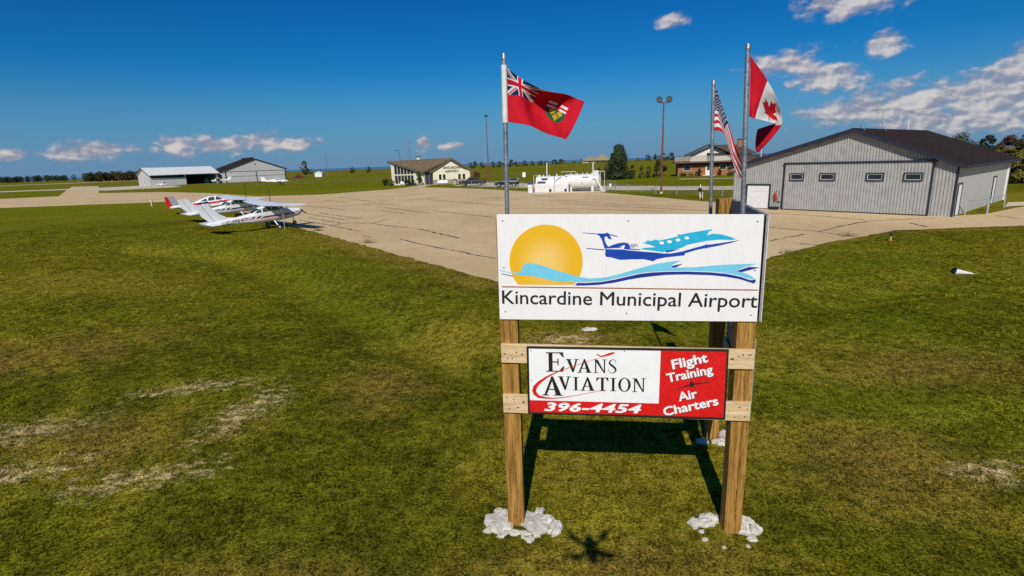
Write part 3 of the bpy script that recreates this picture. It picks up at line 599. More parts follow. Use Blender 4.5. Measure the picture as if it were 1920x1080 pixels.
MB().prism([(1.592, .30, 1.65), (1.876, 2.36, 1.65), (1.876, 2.36, 2.50), (1.592, .30, 2.50)], [(1.614, .30, 1.65), (1.898, 2.36, 1.65), (1.898, 2.36, 2.50), (1.614, .30, 2.50)]).build('side_panel', BOARD_BACK, sign)

# ------------------------------------------------------------------ flagpoles and flags
WHITE_PL = pm('white_plastic', (.72, .70, .66), .5, .1, 8.)
def flagpole(label, base, top, z0, sleeve, r=.027):
    b = sgw(*base, 0); t_ = sgw(*top, 0)
    o = thing('flagpole', label, 'flagpole', (b[0], b[1], z0), 0, 'flagpoles fixed to the sign')
    d = (t_[0]-b[0], t_[1]-b[1], top_z(label)-z0)
    MB().tube([(0, 0, 0), d], r, 14).build('pole', GALV, o, smooth=True)
    MB().tube([d, (d[0], d[1], d[2]+.05)], [r*1.15, r*.9], 14).build('cap', GALV, o, smooth=True)
    at = lambda z: (d[0]*(z-z0)/d[2], d[1]*(z-z0)/d[2], z-z0)
    for z in (z0+.15, z0+.75): MB().tube([at(z), at(z+.05)], r*1.5, 12).build('bracket', GALV, o)
    if sleeve: MB().tube([at(sleeve[0]), at(sleeve[1])], r*1.25, 12).build('sleeve', WHITE_PL, o, smooth=True)
    return o
TOPS = {}
def top_z(l): return TOPS[l]
for lab, base, top, z0, zt, slv in (
    ('steel flagpole rising behind the sign\'s left post, flying the red ensign', (-1.385, .232), (-1.345, .24), 3.0, 5.83, (5.14, 5.76)),
    ('steel flagpole rising above the sign\'s right end, flying the maple leaf flag', (1.372, .232), (1.282, .24), 3.0, 5.79, None),
    ('steel flagpole on the sign\'s rear post, flying the stars and stripes', (1.56, 2.34), (1.471, 2.34), 2.4, 5.70, None)):
    TOPS[lab] = zt; flagpole(lab, base, top, z0, slv)
def cat_rom(p, u):
    n = len(p)-1; s = min(int(u*n), n-1); f = u*n-s
    a, b, c, d = p[max(s-1, 0)], p[s], p[s+1], p[min(s+2, n)]
    if s == 0: a = 2*b-c
    if s == n-1: d = 2*c-b
    return .5*((2*b)+(-a+c)*f+(2*a-5*b+4*c-d)*f*f+(-a+3*b-3*c+d)*f**3)
def fabric(name, c):
    m, t, b = new_mat(name)
    tc = nn(t, 'ShaderNodeTexCoord'); n = noise(t, tc.outputs['Object'], 14, 4)
    lk(t, mixc(t, n, tuple(x*.86 for x in c), tuple(min(1, x*1.08) for x in c)), b.inputs['Base Color']); b.inputs['Roughness'].default_value = .8; b.inputs['Specular IOR Level'].default_value = .2
    tr = nn(t, 'ShaderNodeBsdfTranslucent'); tr.inputs[0].default_value = (*c, 1); mx = nn(t, 'ShaderNodeMixShader'); mx.inputs[0].default_value = .22
    lk(t, b.outputs[0], mx.inputs[1]); lk(t, tr.outputs[0], mx.inputs[2]); lk(t, mx.outputs[0], t.nodes['Material Output'].inputs[0]); return m
F_RED = fabric('flag_red', (.60, .008, .022)); F_WHITE = fabric('flag_white', (.80, .78, .76)); F_BLUE = fabric('flag_blue', (.012, .018, .10)); F_GREEN = fabric('flag_green', (.01, .11, .05)); F_GOLD = fabric('flag_gold', (.62, .36, .02))
FM = [F_RED, F_WHITE, F_BLUE, F_GREEN, F_GOLD]
def union(x, y):
    X, Y = x*60, y*30
    if abs(X-30) < 3 or abs(Y-15) < 3: return 0
    if abs(X-30) < 5 or abs(Y-15) < 5: return 1
    d1 = (X*30-Y*60)/67.08; d2 = (X*30+Y*60-1800)/67.08
    if abs(d1) < 3: return 0 if (0 < d1 < 2) == (X > 30) and abs(d1) < 2 else 1
    if abs(d2) < 3: return 0 if (0 < d2 < 2) == (X < 30) and abs(d2) < 2 else 1
    return 2
def ontario(u, v):
    if u < .5 and v < .5: return union(u*2, v*2)
    x, y = (u-.75)/.105, (v-.52)/.22
    if abs(x) < 1 and -1 < y < 1 and (y < .1 or abs(x) < math.sqrt(max(0, 1-((y-.1)/.9)**2))):
        if y < -.25: return 0 if (abs(x) < .18 or abs(y+.62) < .1) else 1
        for cx, cy in ((-.42, .02), (.42, .02), (0, .5)):
            if abs(x-cx)+abs(y-cy)*.9 < .34: return 4
        return 3
    return 0
def usa(u, v):
    if u < .4 and v < 7/13:
        x, y = u/.4, v/(7/13)
        for r_ in range(9):
            for c_ in range(6 if r_ % 2 == 0 else 5):
                cx = (c_+.5+(.5 if r_ % 2 else 0))/6; cy = (r_+.7)/9.4
                if ((x-cx)*.4*1.9)**2+((y-cy)*7/13)**2 < .0005: return 1
        return 2
    q = min(1, max(0, (u-.35)/.3)); return int(v*13*(1-.52*q*q*(3-2*q))) % 2
LEAF = [(0,1.0),(.17,.68),(.26,.64),(.40,.74),(.30,.20),(.36,.16),(.58,.40),(.64,.28),(.90,.33),(.80,.08),(.98,-.02),(.52,-.40),(.56,-.56),(.06,-.50),(.05,-1.0)]
LEAF = LEAF+[(-x, y) for x, y in LEAF[::-1]]
def canada(u, v):
    if u < .25 or u > .75: return 0
    x, y = (u-.5)/.40*1.9, -(v-.5)/.42
    return 0 if bool(inpoly(np.array(x), np.array(y), LEAF)) else 1
def flag(name, key, fn, nu, nv, label, ripple, ph):
    rows = T[key]; vs = []; fs = []; ms = []
    ctl = [[cat_rom([p[k] for p in r], 0) for k in range(3)] for r in rows]
    for j in range(nv+1):
        v = j/nv
        for i in range(nu+1):
            u = i/nu; pt = []
            for k in range(3):
                a, b, c = (cat_rom([p[k] for p in r], u) for r in rows)
                pt.append(a*(1-v)*(1-2*v)+b*4*v*(1-v)+c*v*(2*v-1))
            q = u**.7
            pt[2] += ripple*q*(math.sin(9*u+3.2*v+ph)+.5*math.sin(17*u-5*v+ph*2)+.25*math.sin(31*u+9*v))
            pt[1] += ripple*.25*q*math.sin(13*u+2*v+ph)
            vs.append(Vector(sgw(pt[0], pt[2], pt[1])))
    o0 = Vector(vs[nu+1 and 0]); w = nu+1
    for j in range(nv):
        for i in range(nu):
            fs.append((j*w+i, j*w+i+1, (j+1)*w+i+1, (j+1)*w+i)); ms.append(fn((i+.5)/nu, (j+.5)/nv))
    me = bpy.data.meshes.new(name); me.from_pydata([tuple(p-o0) for p in vs], [], fs)
    for m in FM: me.materials.append(m)
    me.polygons.foreach_set('material_index', ms); me.polygons.foreach_set('use_smooth', [True]*len(fs))
    o = bpy.data.objects.new(name, me); COL.objects.link(o); o.location = o0
    so = o.modifiers.new('thickness', 'SOLIDIFY'); so.thickness = .0015
    return tag(o, label, 'flag', 'flags flying over the sign')
flag('provincial_flag', 'flag_ont', ontario, 200, 100, 'red ensign with union jack canton and green shield, streaming from the left pole', .020, .4)
flag('canadian_flag', 'flag_can', canada, 150, 80, 'red and white maple leaf flag, its torn end folded down', .022, 1.4)
flag('american_flag', 'flag_usa', usa, 150, 91, 'stars and stripes flag hanging steeply from the rear pole', .016, 2.2)

# white stones packed round the post feet
STONE = pm('white_limestone', (.74, .70, .61), .9, .18, 9., .8, col2=(.46, .42, .34))
def stone(x, y, sx, sy, sz, label, a=0, hseed=0):
    """broken slab of limestone: ragged outline, nearly flat fractured top, half sunk in the turf"""
    rr = random.Random(hseed); n = 15; out = []
    for k in range(n):
        q = rr.uniform(.72, 1.12); an = 2*math.pi*(k+rr.uniform(-.3, .3))/n; out.append((math.cos(an)*q*sx, math.sin(an)*q*sy))
    rings = [[Vector((px*1.02, py*1.02, -.06)) for px, py in out], [Vector((px, py, sz*rr.uniform(.2, .5))) for px, py in out], [Vector((px*.80, py*.80, sz*rr.uniform(.55, .9))) for px, py in out], [Vector((px*.4+rr.uniform(-.1, .1)*sx, py*.4, sz*rr.uniform(.7, .95))) for px, py in out]]
    o = MB().loft(rings).build('white_stone', STONE); o.location = (x, y, float(hz(x, y))); o.rotation_euler = (rr.uniform(-.12, .12), rr.uniform(-.12, .12), a)
    return tag(o, label, 'stone', label.replace('white stone', 'white stones'))
FEET = {
 'front left post': [(-.25, 6.25, .22, .26, .06, .2, 'broad flat white stone just left of'), (-.38, 6.12, .10, .09, .06, .8, 'small white stone at the outer left of the heap by'), (-.30, 6.46, .08, .07, .05, 0, 'small white stone at the far left behind'), (.17, 6.24, .23, .27, .06, .4, 'broad flat white stone just right of'), (.27, 6.42, .09, .07, .06, 1, 'small white stone behind the right side of'), (.36, 6.22, .10, .09, .09, .3, 'middle white stone in the row to the right of'), (.46, 6.06, .10, .17, .09, -.3, 'long white stone farthest right of the heap by'), (-.08, 6.01, .09, .05, .05, 0, 'little white stone in front of'), (-.24, 5.98, .07, .05, .03, .5, 'thin white chip front left of'), (.05, 6.00, .07, .05, .04, 0, 'little white stone front right of')],
 'front right post': [(2.27, 6.07, .08, .10, .07, 0, 'leftmost white stone, small, near'), (2.46, 6.10, .14, .13, .10, .4, 'large white stone just left of'), (2.32, 5.92, .04, .04, .03, 0, 'tiny white chip in the grass left of'), (2.85, 5.93, .09, .13, .10, .1, 'upright white stone touching the right side of'), (2.95, 6.08, .12, .08, .07, -.5, 'white stone at the back of the cluster right of'), (3.00, 5.90, .10, .10, .08, .3, 'rightmost white stone of the cluster by'), (2.90, 5.76, .07, .06, .04, 0, 'small white stone in front of the cluster right of')],
 'rear post': [(3.40, 8.05, .14, .09, .09, -.3, 'white stone in front of'), (3.58, 8.30, .13, .11, .10, .3, 'largest white stone right of'), (3.72, 8.16, .10, .09, .07, 0, 'rightmost white stone near'), (3.10, 8.10, .11, .09, .08, 0, 'white stone left of'), (3.66, 7.92, .10, .07, .06, .6, 'nearest white stone right of')]}
_rr = random.Random(99)
for _cx, _cy, _nm, _nn in ((0.02, 6.15, 'front left post', 14), (2.66, 5.95, 'front right post', 10)):
    _l = FEET[_nm]
    for _i in range(_nn):
        _an = _rr.uniform(0, 6.28); _q = _rr.uniform(.20, .46); _s = _rr.uniform(.025, .06)
        _l.append((_cx+math.cos(_an)*_q*1.1, _cy+math.sin(_an)*_q*.8, _s, _s*_rr.uniform(.6, 1.1), _s*.7, _an, None))
_k = 10
for _post, _st in FEET.items():
    for (x, y, sx, sy, sz, a, lab) in _st:
        o = stone(x, y, sx, sy, sz, 'white stone', a, _k); _k += 1
        tag(o, (lab or 'small chip of white rubble scattered round')+' the sign\'s '+_post, 'stone', 'white stones at the sign\'s post feet')
_o = stone(2.1, 14.3, .24, .15, .05, 'white stone', 0, 70); del _o['group']; tag(_o, 'flat grey-white slab lying in the grass behind the sign', 'stone')
# ------------------------------------------------------------------ buildings
STEEL = pm('grey_steel_cladding', (.40, .395, .37), .5, .1, 2., .03, metal=.1); STEEL_L = pm('pale_steel_cladding', (.46, .46, .41), .6, .06, 2., .08)
ROOF_D = pm('dark_shingle', (.034, .024, .019), .95, .3, 4., .5, spec=.08); FASCIA = pm('navy_trim', (.022, .024, .045), .5, .2, 5.)
DOORW = pm('white_door_paint', (.78, .77, .75), .5, .05, 3.); GLASS = glass_mat(); ALU = pm('aluminium', (.55, .56, .57), .4, .12, 6., metal=.6)
RUBBER = pm('rubber', (.02, .02, .02), .8, .2, 8.)
def ribbed(poly, pitch=.20, depth=.040):
    """corrugated sheet filling a polygon in x, z that is monotone in x: ribs are real folds in y"""
    xs = sorted(p[0] for p in poly); x0, x1 = xs[0], xs[-1]
    def span(x):
        zz = []
        for (ax, az), (bx, bz) in zip(poly, poly[1:]+poly[:1]):
            if ax != bx and min(ax, bx)-1e-9 <= x <= max(ax, bx)+1e-9: zz.append(az+(bz-az)*(x-ax)/(bx-ax))
        return min(zz), max(zz)
    mb = MB(); st = []; x = x0; prof = [(0, 0), (.42, 0), (.55, -1), (.87, -1)]
    while x < x1-1e-6:
        for q, d in prof:
            if x+q*pitch < x1: st.append((x+q*pitch, d*depth))
        x += pitch
    for p in poly:
        if x0 < p[0] < x1: st.append((p[0], 0))
    st.append((x1, 0)); st.sort()
    vs = []
    for x, y in st:
        a, b = span(min(max(x, x0), x1)); vs += [(x, y, a), (x, y, b)]
    mb.add(vs, [(2*i, 2*i+2, 2*i+3, 2*i+1) for i in range(len(st)-1)]); return mb
def frame_rect(mb, x0, x1, z0, z1, w, y0, y1, mi=0):
    mb.box(x0-w, x1+w, y0, y1, z1, z1+w, mi); mb.box(x0-w, x1+w, y0, y1, z0-w, z0, mi); mb.box(x0-w, x0, y0, y1, z0, z1, mi); mb.box(x1, x1+w, y0, y1, z0, z1, mi); return mb

# --- big grey hangar on the right: local x along its front, y into the building
HG = thing('aircraft_hangar', 'large grey ribbed-steel aircraft hangar with dark gabled roof behind the sign', 'hangar', (20.26, 48.68, 0), -51)
L, D, E, PX, PZ = 15.8, 18.0, 3.55, 9.3, 6.15
gz = lambda x: E+(PZ-E)*(x/PX) if x < PX else E+(PZ-E)*((L-x)/(L-PX))
ribbed([(0, 0), (4.4, 0), (4.4, 3.75), (4.4, gz(4.4)), (0, E)]).build('wall', STEEL, HG)
ribbed([(4.4, 3.86), (14.4, 3.86), (14.4, gz(14.4)), (PX, PZ), (4.4, gz(4.4))]).build('gable_cladding', STEEL, HG)
ribbed([(14.5, 0), (L, 0), (L, E), (14.5, gz(14.5))]).build('wall', STEEL, HG)
door = ribbed([(4.5, .05), (14.4, .05), (14.4, 3.72), (4.5, 3.72)]).move(lambda v: Vector((v.x, v.y-.12, v.z))).build('sliding_door', STEEL, HG)
MB().box(4.35, 14.6, -.20, -.005, 3.72, 3.86).build('door_track', FASCIA, HG)
MB().box(14.40, 14.50, -.16, -.003, 0, 3.72).build('door_jamb', FASCIA, HG); MB().box(4.38, 4.47, -.14, -.003, 0, 3.72).build('door_jamb', FASCIA, HG); MB().box(L-.02, L+.07, -.07, .1, 0, E).build('corner_trim', FASCIA, HG)
MB().box(4.5, 14.4, -.17, -.125, .0, .09).build('door_seal', RUBBER, door)
for x in (5.0, 7.3, 10.55, 12.9):
    w = frame_rect(MB(), x, x+.95, 2.50, 2.92, .09, -.22, -.13).build('window_frame', FASCIA, door)
    frame_rect(MB(), x+.03, x+.92, 2.53, 2.89, .03, -.205, -.14).build('window_sash', DOORW, w); MB().box(x+.03, x+.92, -.18, -.165, 2.53, 2.89).build('pane', GLASS, w)
gd = frame_rect(MB(), 1.35, 3.25, .06, 1.98, .13, -.09, .0).build('garage_door_frame', FASCIA, HG)
for k in range(4): MB().box(1.35, 3.25, -.06+.004*(k % 2), -.02, .06+k*.48, .06+k*.48+.472).build('garage_door_panel', DOORW, gd)
# side wall, rear, roof
MB().prism([(L, 0, 0), (L, D, 0), (L, D, E-.02), (L, 0, E-.02)], [(L-.15, 0, 0), (L-.15, D, 0), (L-.15, D, E-.02), (L-.15, 0, E-.02)]).build('wall', STEEL_L, HG)
MB().prism([(0, .01, 0), (0, D, 0), (0, D, E-.02), (0, .01, E-.02)], [(.15, .01, 0), (.15, D, 0), (.15, D, E-.02), (.15, .01, E-.02)]).build('wall', STEEL_L, HG)
MB().prism([(0, D, 0), (L, D, 0), (L, D, E), (PX, D, PZ), (0, D, E)], [(0, D-.15, 0), (L, D-.15, 0), (L, D-.15, E), (PX, D-.15, PZ), (0, D-.15, E)]).build('wall', STEEL_L, HG)
OV = .45
sL, sR = (PZ-E)/PX, (PZ-E)/(L-PX)
rf = MB().xz([(-OV, E-OV*sL), (PX, PZ), (L+OV, E-OV*sR), (L+OV, E-OV*sR+.14), (PX, PZ+.15), (-OV, E-OV*sL+.14)], -.35, D+.35).build('roof', ROOF_D, HG)
MB().xz([(-OV-.02, E-OV*sL-.14), (PX, PZ-.16), (L+OV+.02, E-OV*sR-.14), (L+OV+.02, E-OV*sR+.12), (PX, PZ+.13), (-OV-.02, E-OV*sL+.12)], -.40, -.352).build('fascia', FASCIA, rf)
MB().box(L+OV-.02, L+OV+.05, -.34, D+.34, E-OV*sR-.12, E-OV*sR+.10).build('gutter', FASCIA, rf)
for y in (.55, 11.6):
    fr = MB(); fr.box(L, L+.06, y, y+.10, 0, 2.15); fr.box(L, L+.06, y+1.0, y+1.10, 0, 2.15); fr.box(L, L+.06, y, y+1.10, 2.15, 2.25)
    f_ = fr.build('door_frame', FASCIA, HG); MB().box(L+.003, L+.035, y+.10, y+1.0, .05, 2.15).build('door_leaf', DOORW, f_); MB().box(L+.035, L+.075, y+.86, y+.92, 1.0, 1.06).build('door_handle', ALU, f_)
MB().box(L+.01, L+.10, D-1.2, D-.9, 0, E-.5).build('downpipe', DOORW, HG)
def hgw(x, y, z=0):
    a = R(-51); return (20.26+x*math.cos(a)-y*math.sin(a), 48.68+x*math.sin(a)+y*math.cos(a), z)
# aerials on the ridge
def aerial(label, x, y, h, tv):
    z = PZ+.12; o = thing('roof_aerial', label, 'aerial', hgw(x, y, z), -51, None); st = .45
    for dx, dy in ((-st, -.2), (st, -.2), (0, .4)): MB().tube([(dx, dy, -abs(dx)*.36), (0, 0, h*.45)], .022, 6).build('leg', ALU, o)
    MB().tube([(0, 0, h*.3), (0, 0, h)], .024, 6).build('mast', ALU, o)
    if tv:
        MB().tube([(-.55, 0, h), (.55, 0, h)], .018, 6).build('boom', ALU, o)
        for k in range(7): MB().tube([(-.5+k*.165, -.35+.03*k, h+.02), (-.5+k*.165, .35-.03*k, h+.02)], .010, 5).build('element', ALU, o)
    return o
aerial('small tripod aerial near the front of the grey hangar\'s ridge', PX, .9, .85, False)
aerial('tall tripod television aerial midway along the grey hangar\'s ridge', PX, 5.6, 1.5, True)
_o = thing('vent_pipe', 'short white vent pipe at the far end of the grey hangar\'s ridge', 'vent', hgw(PX, 12.5, PZ+.12), 0); MB().tube([(0, 0, -.05), (0, 0, .8)], .035, 8).build('pipe', DOORW, _o); MB().tube([(0, 0, .8), (0, 0, .88)], .06, 8).build('cap', DOORW, _o)
# extinguisher and small things by the hangar wall
REDP = pm('red_paint', (.50, .02, .015), .4, .15, 8.)
def extinguisher(label, loc, h=.6):
    o = thing('fire_extinguisher', label, 'extinguisher', loc, 0)
    MB().tube([(0, 0, 0), (0, 0, .02), (0, 0, h*.78), (0, 0, h*.88), (0, 0, h*.92)], [.09, .10, .10, .06, .03], 12).build('cylinder', REDP, o, smooth=True)
    MB().tube([(0, 0, h*.9), (.05, 0, h), (.12, 0, h*.98)], .018, 6).build('handle', BLACKM, o); MB().tube([(0, 0, h*.92), (-.12, -.02, h*.8), (-.14, -.02, h*.35)], .018, 6).build('hose', BLACKM, o)
    return o
extinguisher('red fire extinguisher hung on the grey hangar wall beside the white garage door', hgw(3.85, -.12, .75), .8)
_o = thing('meter_box', 'small grey utility meter on the hangar wall near the sliding door', 'meter', hgw(4.2, -.08, .7), -49); MB().box(-.13, .13, -.10, 0, 0, .45).build('case', ALU, _o, bevel=.01); MB().tube([(0, -.05, .45), (0, -.05, 1.0)], .03, 6).build('conduit', ALU, _o)
_o = thing('wheel_chock_box', 'low dark box on the paving below the hangar wall', 'box', hgw(3.95, -.45, .012), -49); MB().box(-.35, .35, -.2, .2, .03, .25).build('case', BLACKM, _o, bevel=.02); MB().box(-.33, .33, -.18, .18, .0, .03).build('base', RUBBER, _o)
# steel barrier beside the hangar
def barrier(label, a, b, h):
    o = thing('pipe_barrier', label, 'barrier', (*a, 0)); d = (b[0]-a[0], b[1]-a[1])
    for q in (0, 1): MB().tube([(d[0]*q, d[1]*q, 0), (d[0]*q, d[1]*q, h)], .045, 8).build('post', ALU, o)
    MB().tube([(0, 0, h-.03), (d[0], d[1], h-.03)], .035, 8).build('rail', ALU, o); return o
barrier('pale pipe barrier beside the hangar\'s side door, nearer one', (31.75, 37.15), (33.6, 37.5), 1.05)
barrier('pale pipe barrier running back along the hangar side, farther one', (34.0, 37.9), (37.6, 40.6), 1.0)

# --- terminal building
CREAM = pm('cream_siding', (.72, .66, .50), .7, .08, 2., .05); STONEW = pm('tan_stone_veneer', (.36, .28, .19), .85, .35, 3., .5); SHING = pm('brown_shingle', (.15, .105, .062), .9, .3, 3., .4); SOFF = pm('grey_brown_trim', (.10, .095, .075), .7, .2, 3.)
TM = thing('terminal_building', 'cream airport terminal with brown shingle roof, glazed prow and black lettering on its gable', 'building', (-18, 131, 0), 0)
def tw(x, y): return (x+18, y-131)
def frm(o, ang):
    a = R(ang); return lambda u, d, z: Vector((o[0]+u*math.cos(a)-d*math.sin(a), o[1]+u*math.sin(a)+d*math.cos(a), z))
fr = frm((0, 0), -12); fl_ = frm(tw(-29, 136), -29)
def inframe(mb, f): return mb.move(lambda v: f(v.x, v.y, v.z))
inframe(MB().xz([(0, 1.15), (9.2, 1.15), (9.2, 3.1), (4.9, 5.75), (0, 3.0)], 0, .25), fr).build('gable_wall', CREAM, TM)
inframe(MB().box(-.03, 9.23, -.06, .25, 0, 1.15), fr).build('stone_base', STONEW, TM)
for u in (1.5, 2.5, 6.3, 7.4):
    w = inframe(frame_rect(MB(), u, u+.62, 1.05, 2.35, .09, -.09, .0), fr).build('window', CREAM, TM); inframe(MB().box(u, u+.62, -.065, -.03, 1.05, 2.35), fr).build('pane', GLASS, w)
inframe(MB().box(-.05, 9.25, -.055, .0, 3.02, 3.10), fr).build('belt_trim', CREAM, TM)
LETT = pm('sign_letter_black', (.02, .018, .016), .5, .1, 5.)
for body, u0, u1, z in (('KINCARDINE', 2.7, 7.0, 3.62), ('AIRPORT', 3.1, 6.5, 2.78)):
    o = text_on('lettering', body, (u0, z), (u1, z), .55, -.085, LETT, TM, bold=.02)
    for v in o.data.vertices: v.co = fr(*v.co)
# left glazed wall
inframe(MB().xz([(0, 0), (.95, 0), (.95, 5.25), (0, 5.5)], -.02, .25), fl_).build('end_pier', CREAM, TM)
gw = inframe(MB().xz([(.95, 0), (7.0, 0), (7.0, 3.75), (.95, 5.2)], .05, .12), fl_).build('glazing', GLASS, TM)
for k in range(7):
    u = .95+k*1.0; inframe(MB().box(u-.06, u+.06, -.02, .049, 0, 5.2-(u-.95)*.24), fl_).build('mullion', CREAM, gw)
inframe(MB().box(.95, 7.0, -.03, .048, 2.35, 2.62), fl_).build('transom', CREAM, gw); inframe(MB().xz([(.95, 4.95), (7.0, 3.5), (7.0, 3.75), (.95, 5.2)], -.035, .047), fl_).build('transom', CREAM, gw); inframe(MB().box(.95, 7.0, -.03, .046, 0, .35), fl_).build('sill', CREAM, gw)
inframe(MB().xz([(7.0, 0), (10.1, 0), (10.1, 3.05), (7.0, 3.75)], 0, .25), fl_).build('wall', CREAM, TM)
wq = inframe(frame_rect(MB(), 8.1, 9.0, .95, 2.5, .08, -.05, -.002), fl_).build('notice_board', CREAM, TM); inframe(MB().box(8.1, 9.0, -.03, -.003, .95, 1.7), fl_).build('notice', BLACKM, wq); inframe(MB().box(8.3, 8.8, -.03, -.003, 1.9, 2.4), fl_).build('notice', BLACKM, wq)
# entrance between them
P0 = fl_(10.1, 0, 0); dr = MB(); dr.prism([(P0.x, P0.y+.3, 0), (0, .3, 0), (0, .3, 3.1), (P0.x, P0.y+.3, 3.1)], [(P0.x, P0.y+.5, 0), (0, .5, 0), (0, .5, 3.1), (P0.x, P0.y+.5, 3.1)]); dr.build('entrance_wall', SOFF, TM)
ed = MB().box(-1.75, -.35, .12, .22, .05, 2.35).build('entrance_door', pm('dark_door', (.03, .022, .035), .4, .2, 4.), TM); MB().box(-1.05, -1.0, .08, .119, .05, 2.35).build('door_stile', ALU, ed)
# rest of the walls
MB().prism([(9.0, -1.9, 0), (4.0, 9, 0), (4.0, 9, 3), (9.0, -1.9, 3)], [(8.8, -1.9, 0), (3.8, 9, 0), (3.8, 9, 3), (8.8, -1.9, 3)]).build('rear_wall', CREAM, TM)
MB().prism([(-11, 5.2, 0), (-8, 15, 0), (-8, 15, 3.4), (-11, 5.2, 5.3)], [(-10.8, 5.2, 0), (-7.8, 15, 0), (-7.8, 15, 3.4), (-10.8, 5.2, 5.3)]).build('rear_wall', CREAM, TM)
pk = fr(4.9, -.3, 6.0); rl = Vector((-11.9, 5.4, 5.75)); e1 = fr(-.5, -.3, 2.95); e0 = fl_(10.3, -.7, 3.0); e2 = fr(9.9, -.3, 2.95)
def slab(name, pts, t_, m, par):
    return MB().prism([tuple(p) for p in pts], [(p[0], p[1], p[2]+t_) for p in pts]).build(name, m, par)
tr_ = slab('roof', [rl, e0, e1, pk], .16, SHING, TM)
slab('roof', [pk, e2, (5.0, 9.6, 2.95), (-7.2, 15.6, 3.4), rl], .155, SHING, TM)
slab('fascia', [fr(-.6, -.38, 2.62), fr(-.6, -.305, 2.62), fr(4.9, -.305, 5.68), fr(4.9, -.38, 5.68)], .36, SOFF, tr_); slab('fascia', [fr(4.9, -.38, 5.68), fr(4.9, -.305, 5.68), fr(10.0, -.305, 2.66), fr(10.0, -.38, 2.66)], .36, SOFF, tr_)
slab('fascia', [rl+Vector((-.05, -.07, -.33)), rl+Vector((0, 0, -.33)), e0+Vector((0, 0, -.33)), e0+Vector((-.05, -.07, -.33))], .36, SOFF, tr_)
ch = MB().box(-4.1, -3.3, 2.6, 3.3, 5.2, 6.55).build('chimney', CREAM, TM); MB().box(-4.2, -3.2, 2.5, 3.4, 6.55, 6.75).build('cap', FASCIA, ch)
def gnd_thing(name, label, cat, loc, rz=0, group=None): return thing(name, label, cat, (*loc, float(hz(*loc))), rz, group)
_o = gnd_thing('bench', 'pale concrete bench in front of the terminal entrance', 'bench', (-15.6, 128.9), -12); MB().box(-1.3, 1.3, -.25, .25, .38, .50).build('seat', DOORW, _o); MB().box(-1.3, 1.3, .2, .28, .5, 1.0).build('backrest', DOORW, _o)
for s in (-1, 1): MB().box(s*1.0-.08, s*1.0+.08, -.22, .22, 0, .38).build('leg', STONEW, _o)
_o = gnd_thing('planter', 'round pale planter tub before the terminal\'s stone base', 'planter', (-12.5, 127.6)); MB().tube([(0, 0, 0), (0, 0, .9), (0, 0, 1.0)], [.38, .5, .55], 12).build('tub', CONC, _o); MB().tube([(0, 0, .98), (0, 0, 1.15), (0, 0, 1.3)], [.5, .45, .1], 9).build('flowers', pm('red_flowers', (.25, .05, .06), .9, .5, 9., .6), _o)
_o = gnd_thing('white_bench', 'small white garden bench under the terminal\'s glazing', 'bench', (-26.0, 133.0), -29); MB().box(-.7, .7, -.2, .2, .4, .48).build('seat', DOORW, _o); MB().box(-.7, .7, .2, .26, .48, .95).build('backrest', DOORW, _o)
for s in (-1, 1): MB().box(s*.6-.05, s*.6+.05, -.2, .2, 0, .4).build('leg', DOORW, _o)

# --- brick house with balcony
BRICK = pm('red_brick', (.38, .155, .06), .9, .3, 5., .4); BROWNR = pm('brown_roof', (.085, .052, .036), .9, .25, 4., .3); SIDING = pm('cream_house_siding', (.72, .69, .58), .7, .05, 3.)
HS = thing('brick_house', 'two-storey brick and cream house with a full-width balcony beyond the lawn', 'house', (40, 128.3, 0), -14)
MB().box(0, 16.5, 0, 9, 0, 2.45).build('brick_wall', BRICK, HS)
MB().box(-.05, 16.55, -.03, 9, 2.45, 3.0).build('dark_band', BROWNR, HS)
MB().box(-.9, 17.2, -1.3, 9.4, 3.0, 3.35).build('balcony_floor', pm('brown_timber', (.14, .075, .045), .8, .2, 4.), HS)
bal = MB().box(-.85, 11.6, -1.27, -1.20, 4.52, 4.60).build('balcony_rail', FASCIA, HS)
for k in range(32): MB().box(-.8+k*.39, -.8+k*.39+.24, -1.25, -1.22, 3.45, 4.50).build('baluster', pm('weathered_rail', (.42, .38, .32), .8, .2, 4.), bal)
MB().xz([(2.9, 3.35), (11.4, 3.35), (11.4, 4.85), (7.1, 6.75), (2.9, 5.0)], 2.0, 2.2).build('gable_wall', SIDING, HS)
MB().box(3.1, 16.3, 2.21, 9, 3.35, 4.85).build('upper_wall', SIDING, HS)
slab('roof', [(1.9, .9, 4.62), (7.1, .9, 7.0), (7.1, 9.4, 7.0), (1.9, 9.4, 4.62)], .2, BROWNR, HS); slab('roof', [(7.1, .9, 7.0), (12.4, .9, 4.62), (12.4, 9.4, 4.62), (7.1, 9.4, 7.0)], .195, BROWNR, HS)
slab('roof', [(8.0, 1.6, 4.7), (17.2, 1.6, 4.7), (14.6, 5.5, 6.6), (7.6, 5.5, 6.9)], .19, BROWNR, HS); slab('roof', [(17.2, 1.6, 4.7), (17.2, 9.4, 4.7), (14.6, 5.5, 6.6)], .18, BROWNR, HS)
slab('porch_roof', [(11.8, -1.2, 3.36), (20.5, -1.2, 3.36), (19, 2.2, 4.3), (11.8, 2.2, 4.3)], .15, BROWNR, HS)
c_ = MB().box(13.6, 14.5, 4.6, 5.5, 6.0, 8.0).build('chimney', BRICK, HS); MB().box(13.5, 14.6, 4.5, 5.6, 8.0, 8.15).build('cap', FASCIA, c_)
def hwin(x0, x1, z0, z1, y=0):
    w = frame_rect(MB(), x0, x1, z0, z1, .08, y-.08, y-.002).build('window', SIDING, HS); MB().box(x0, x1, y-.05, y-.01, z0, z1).build('pane', GLASS, w); return w
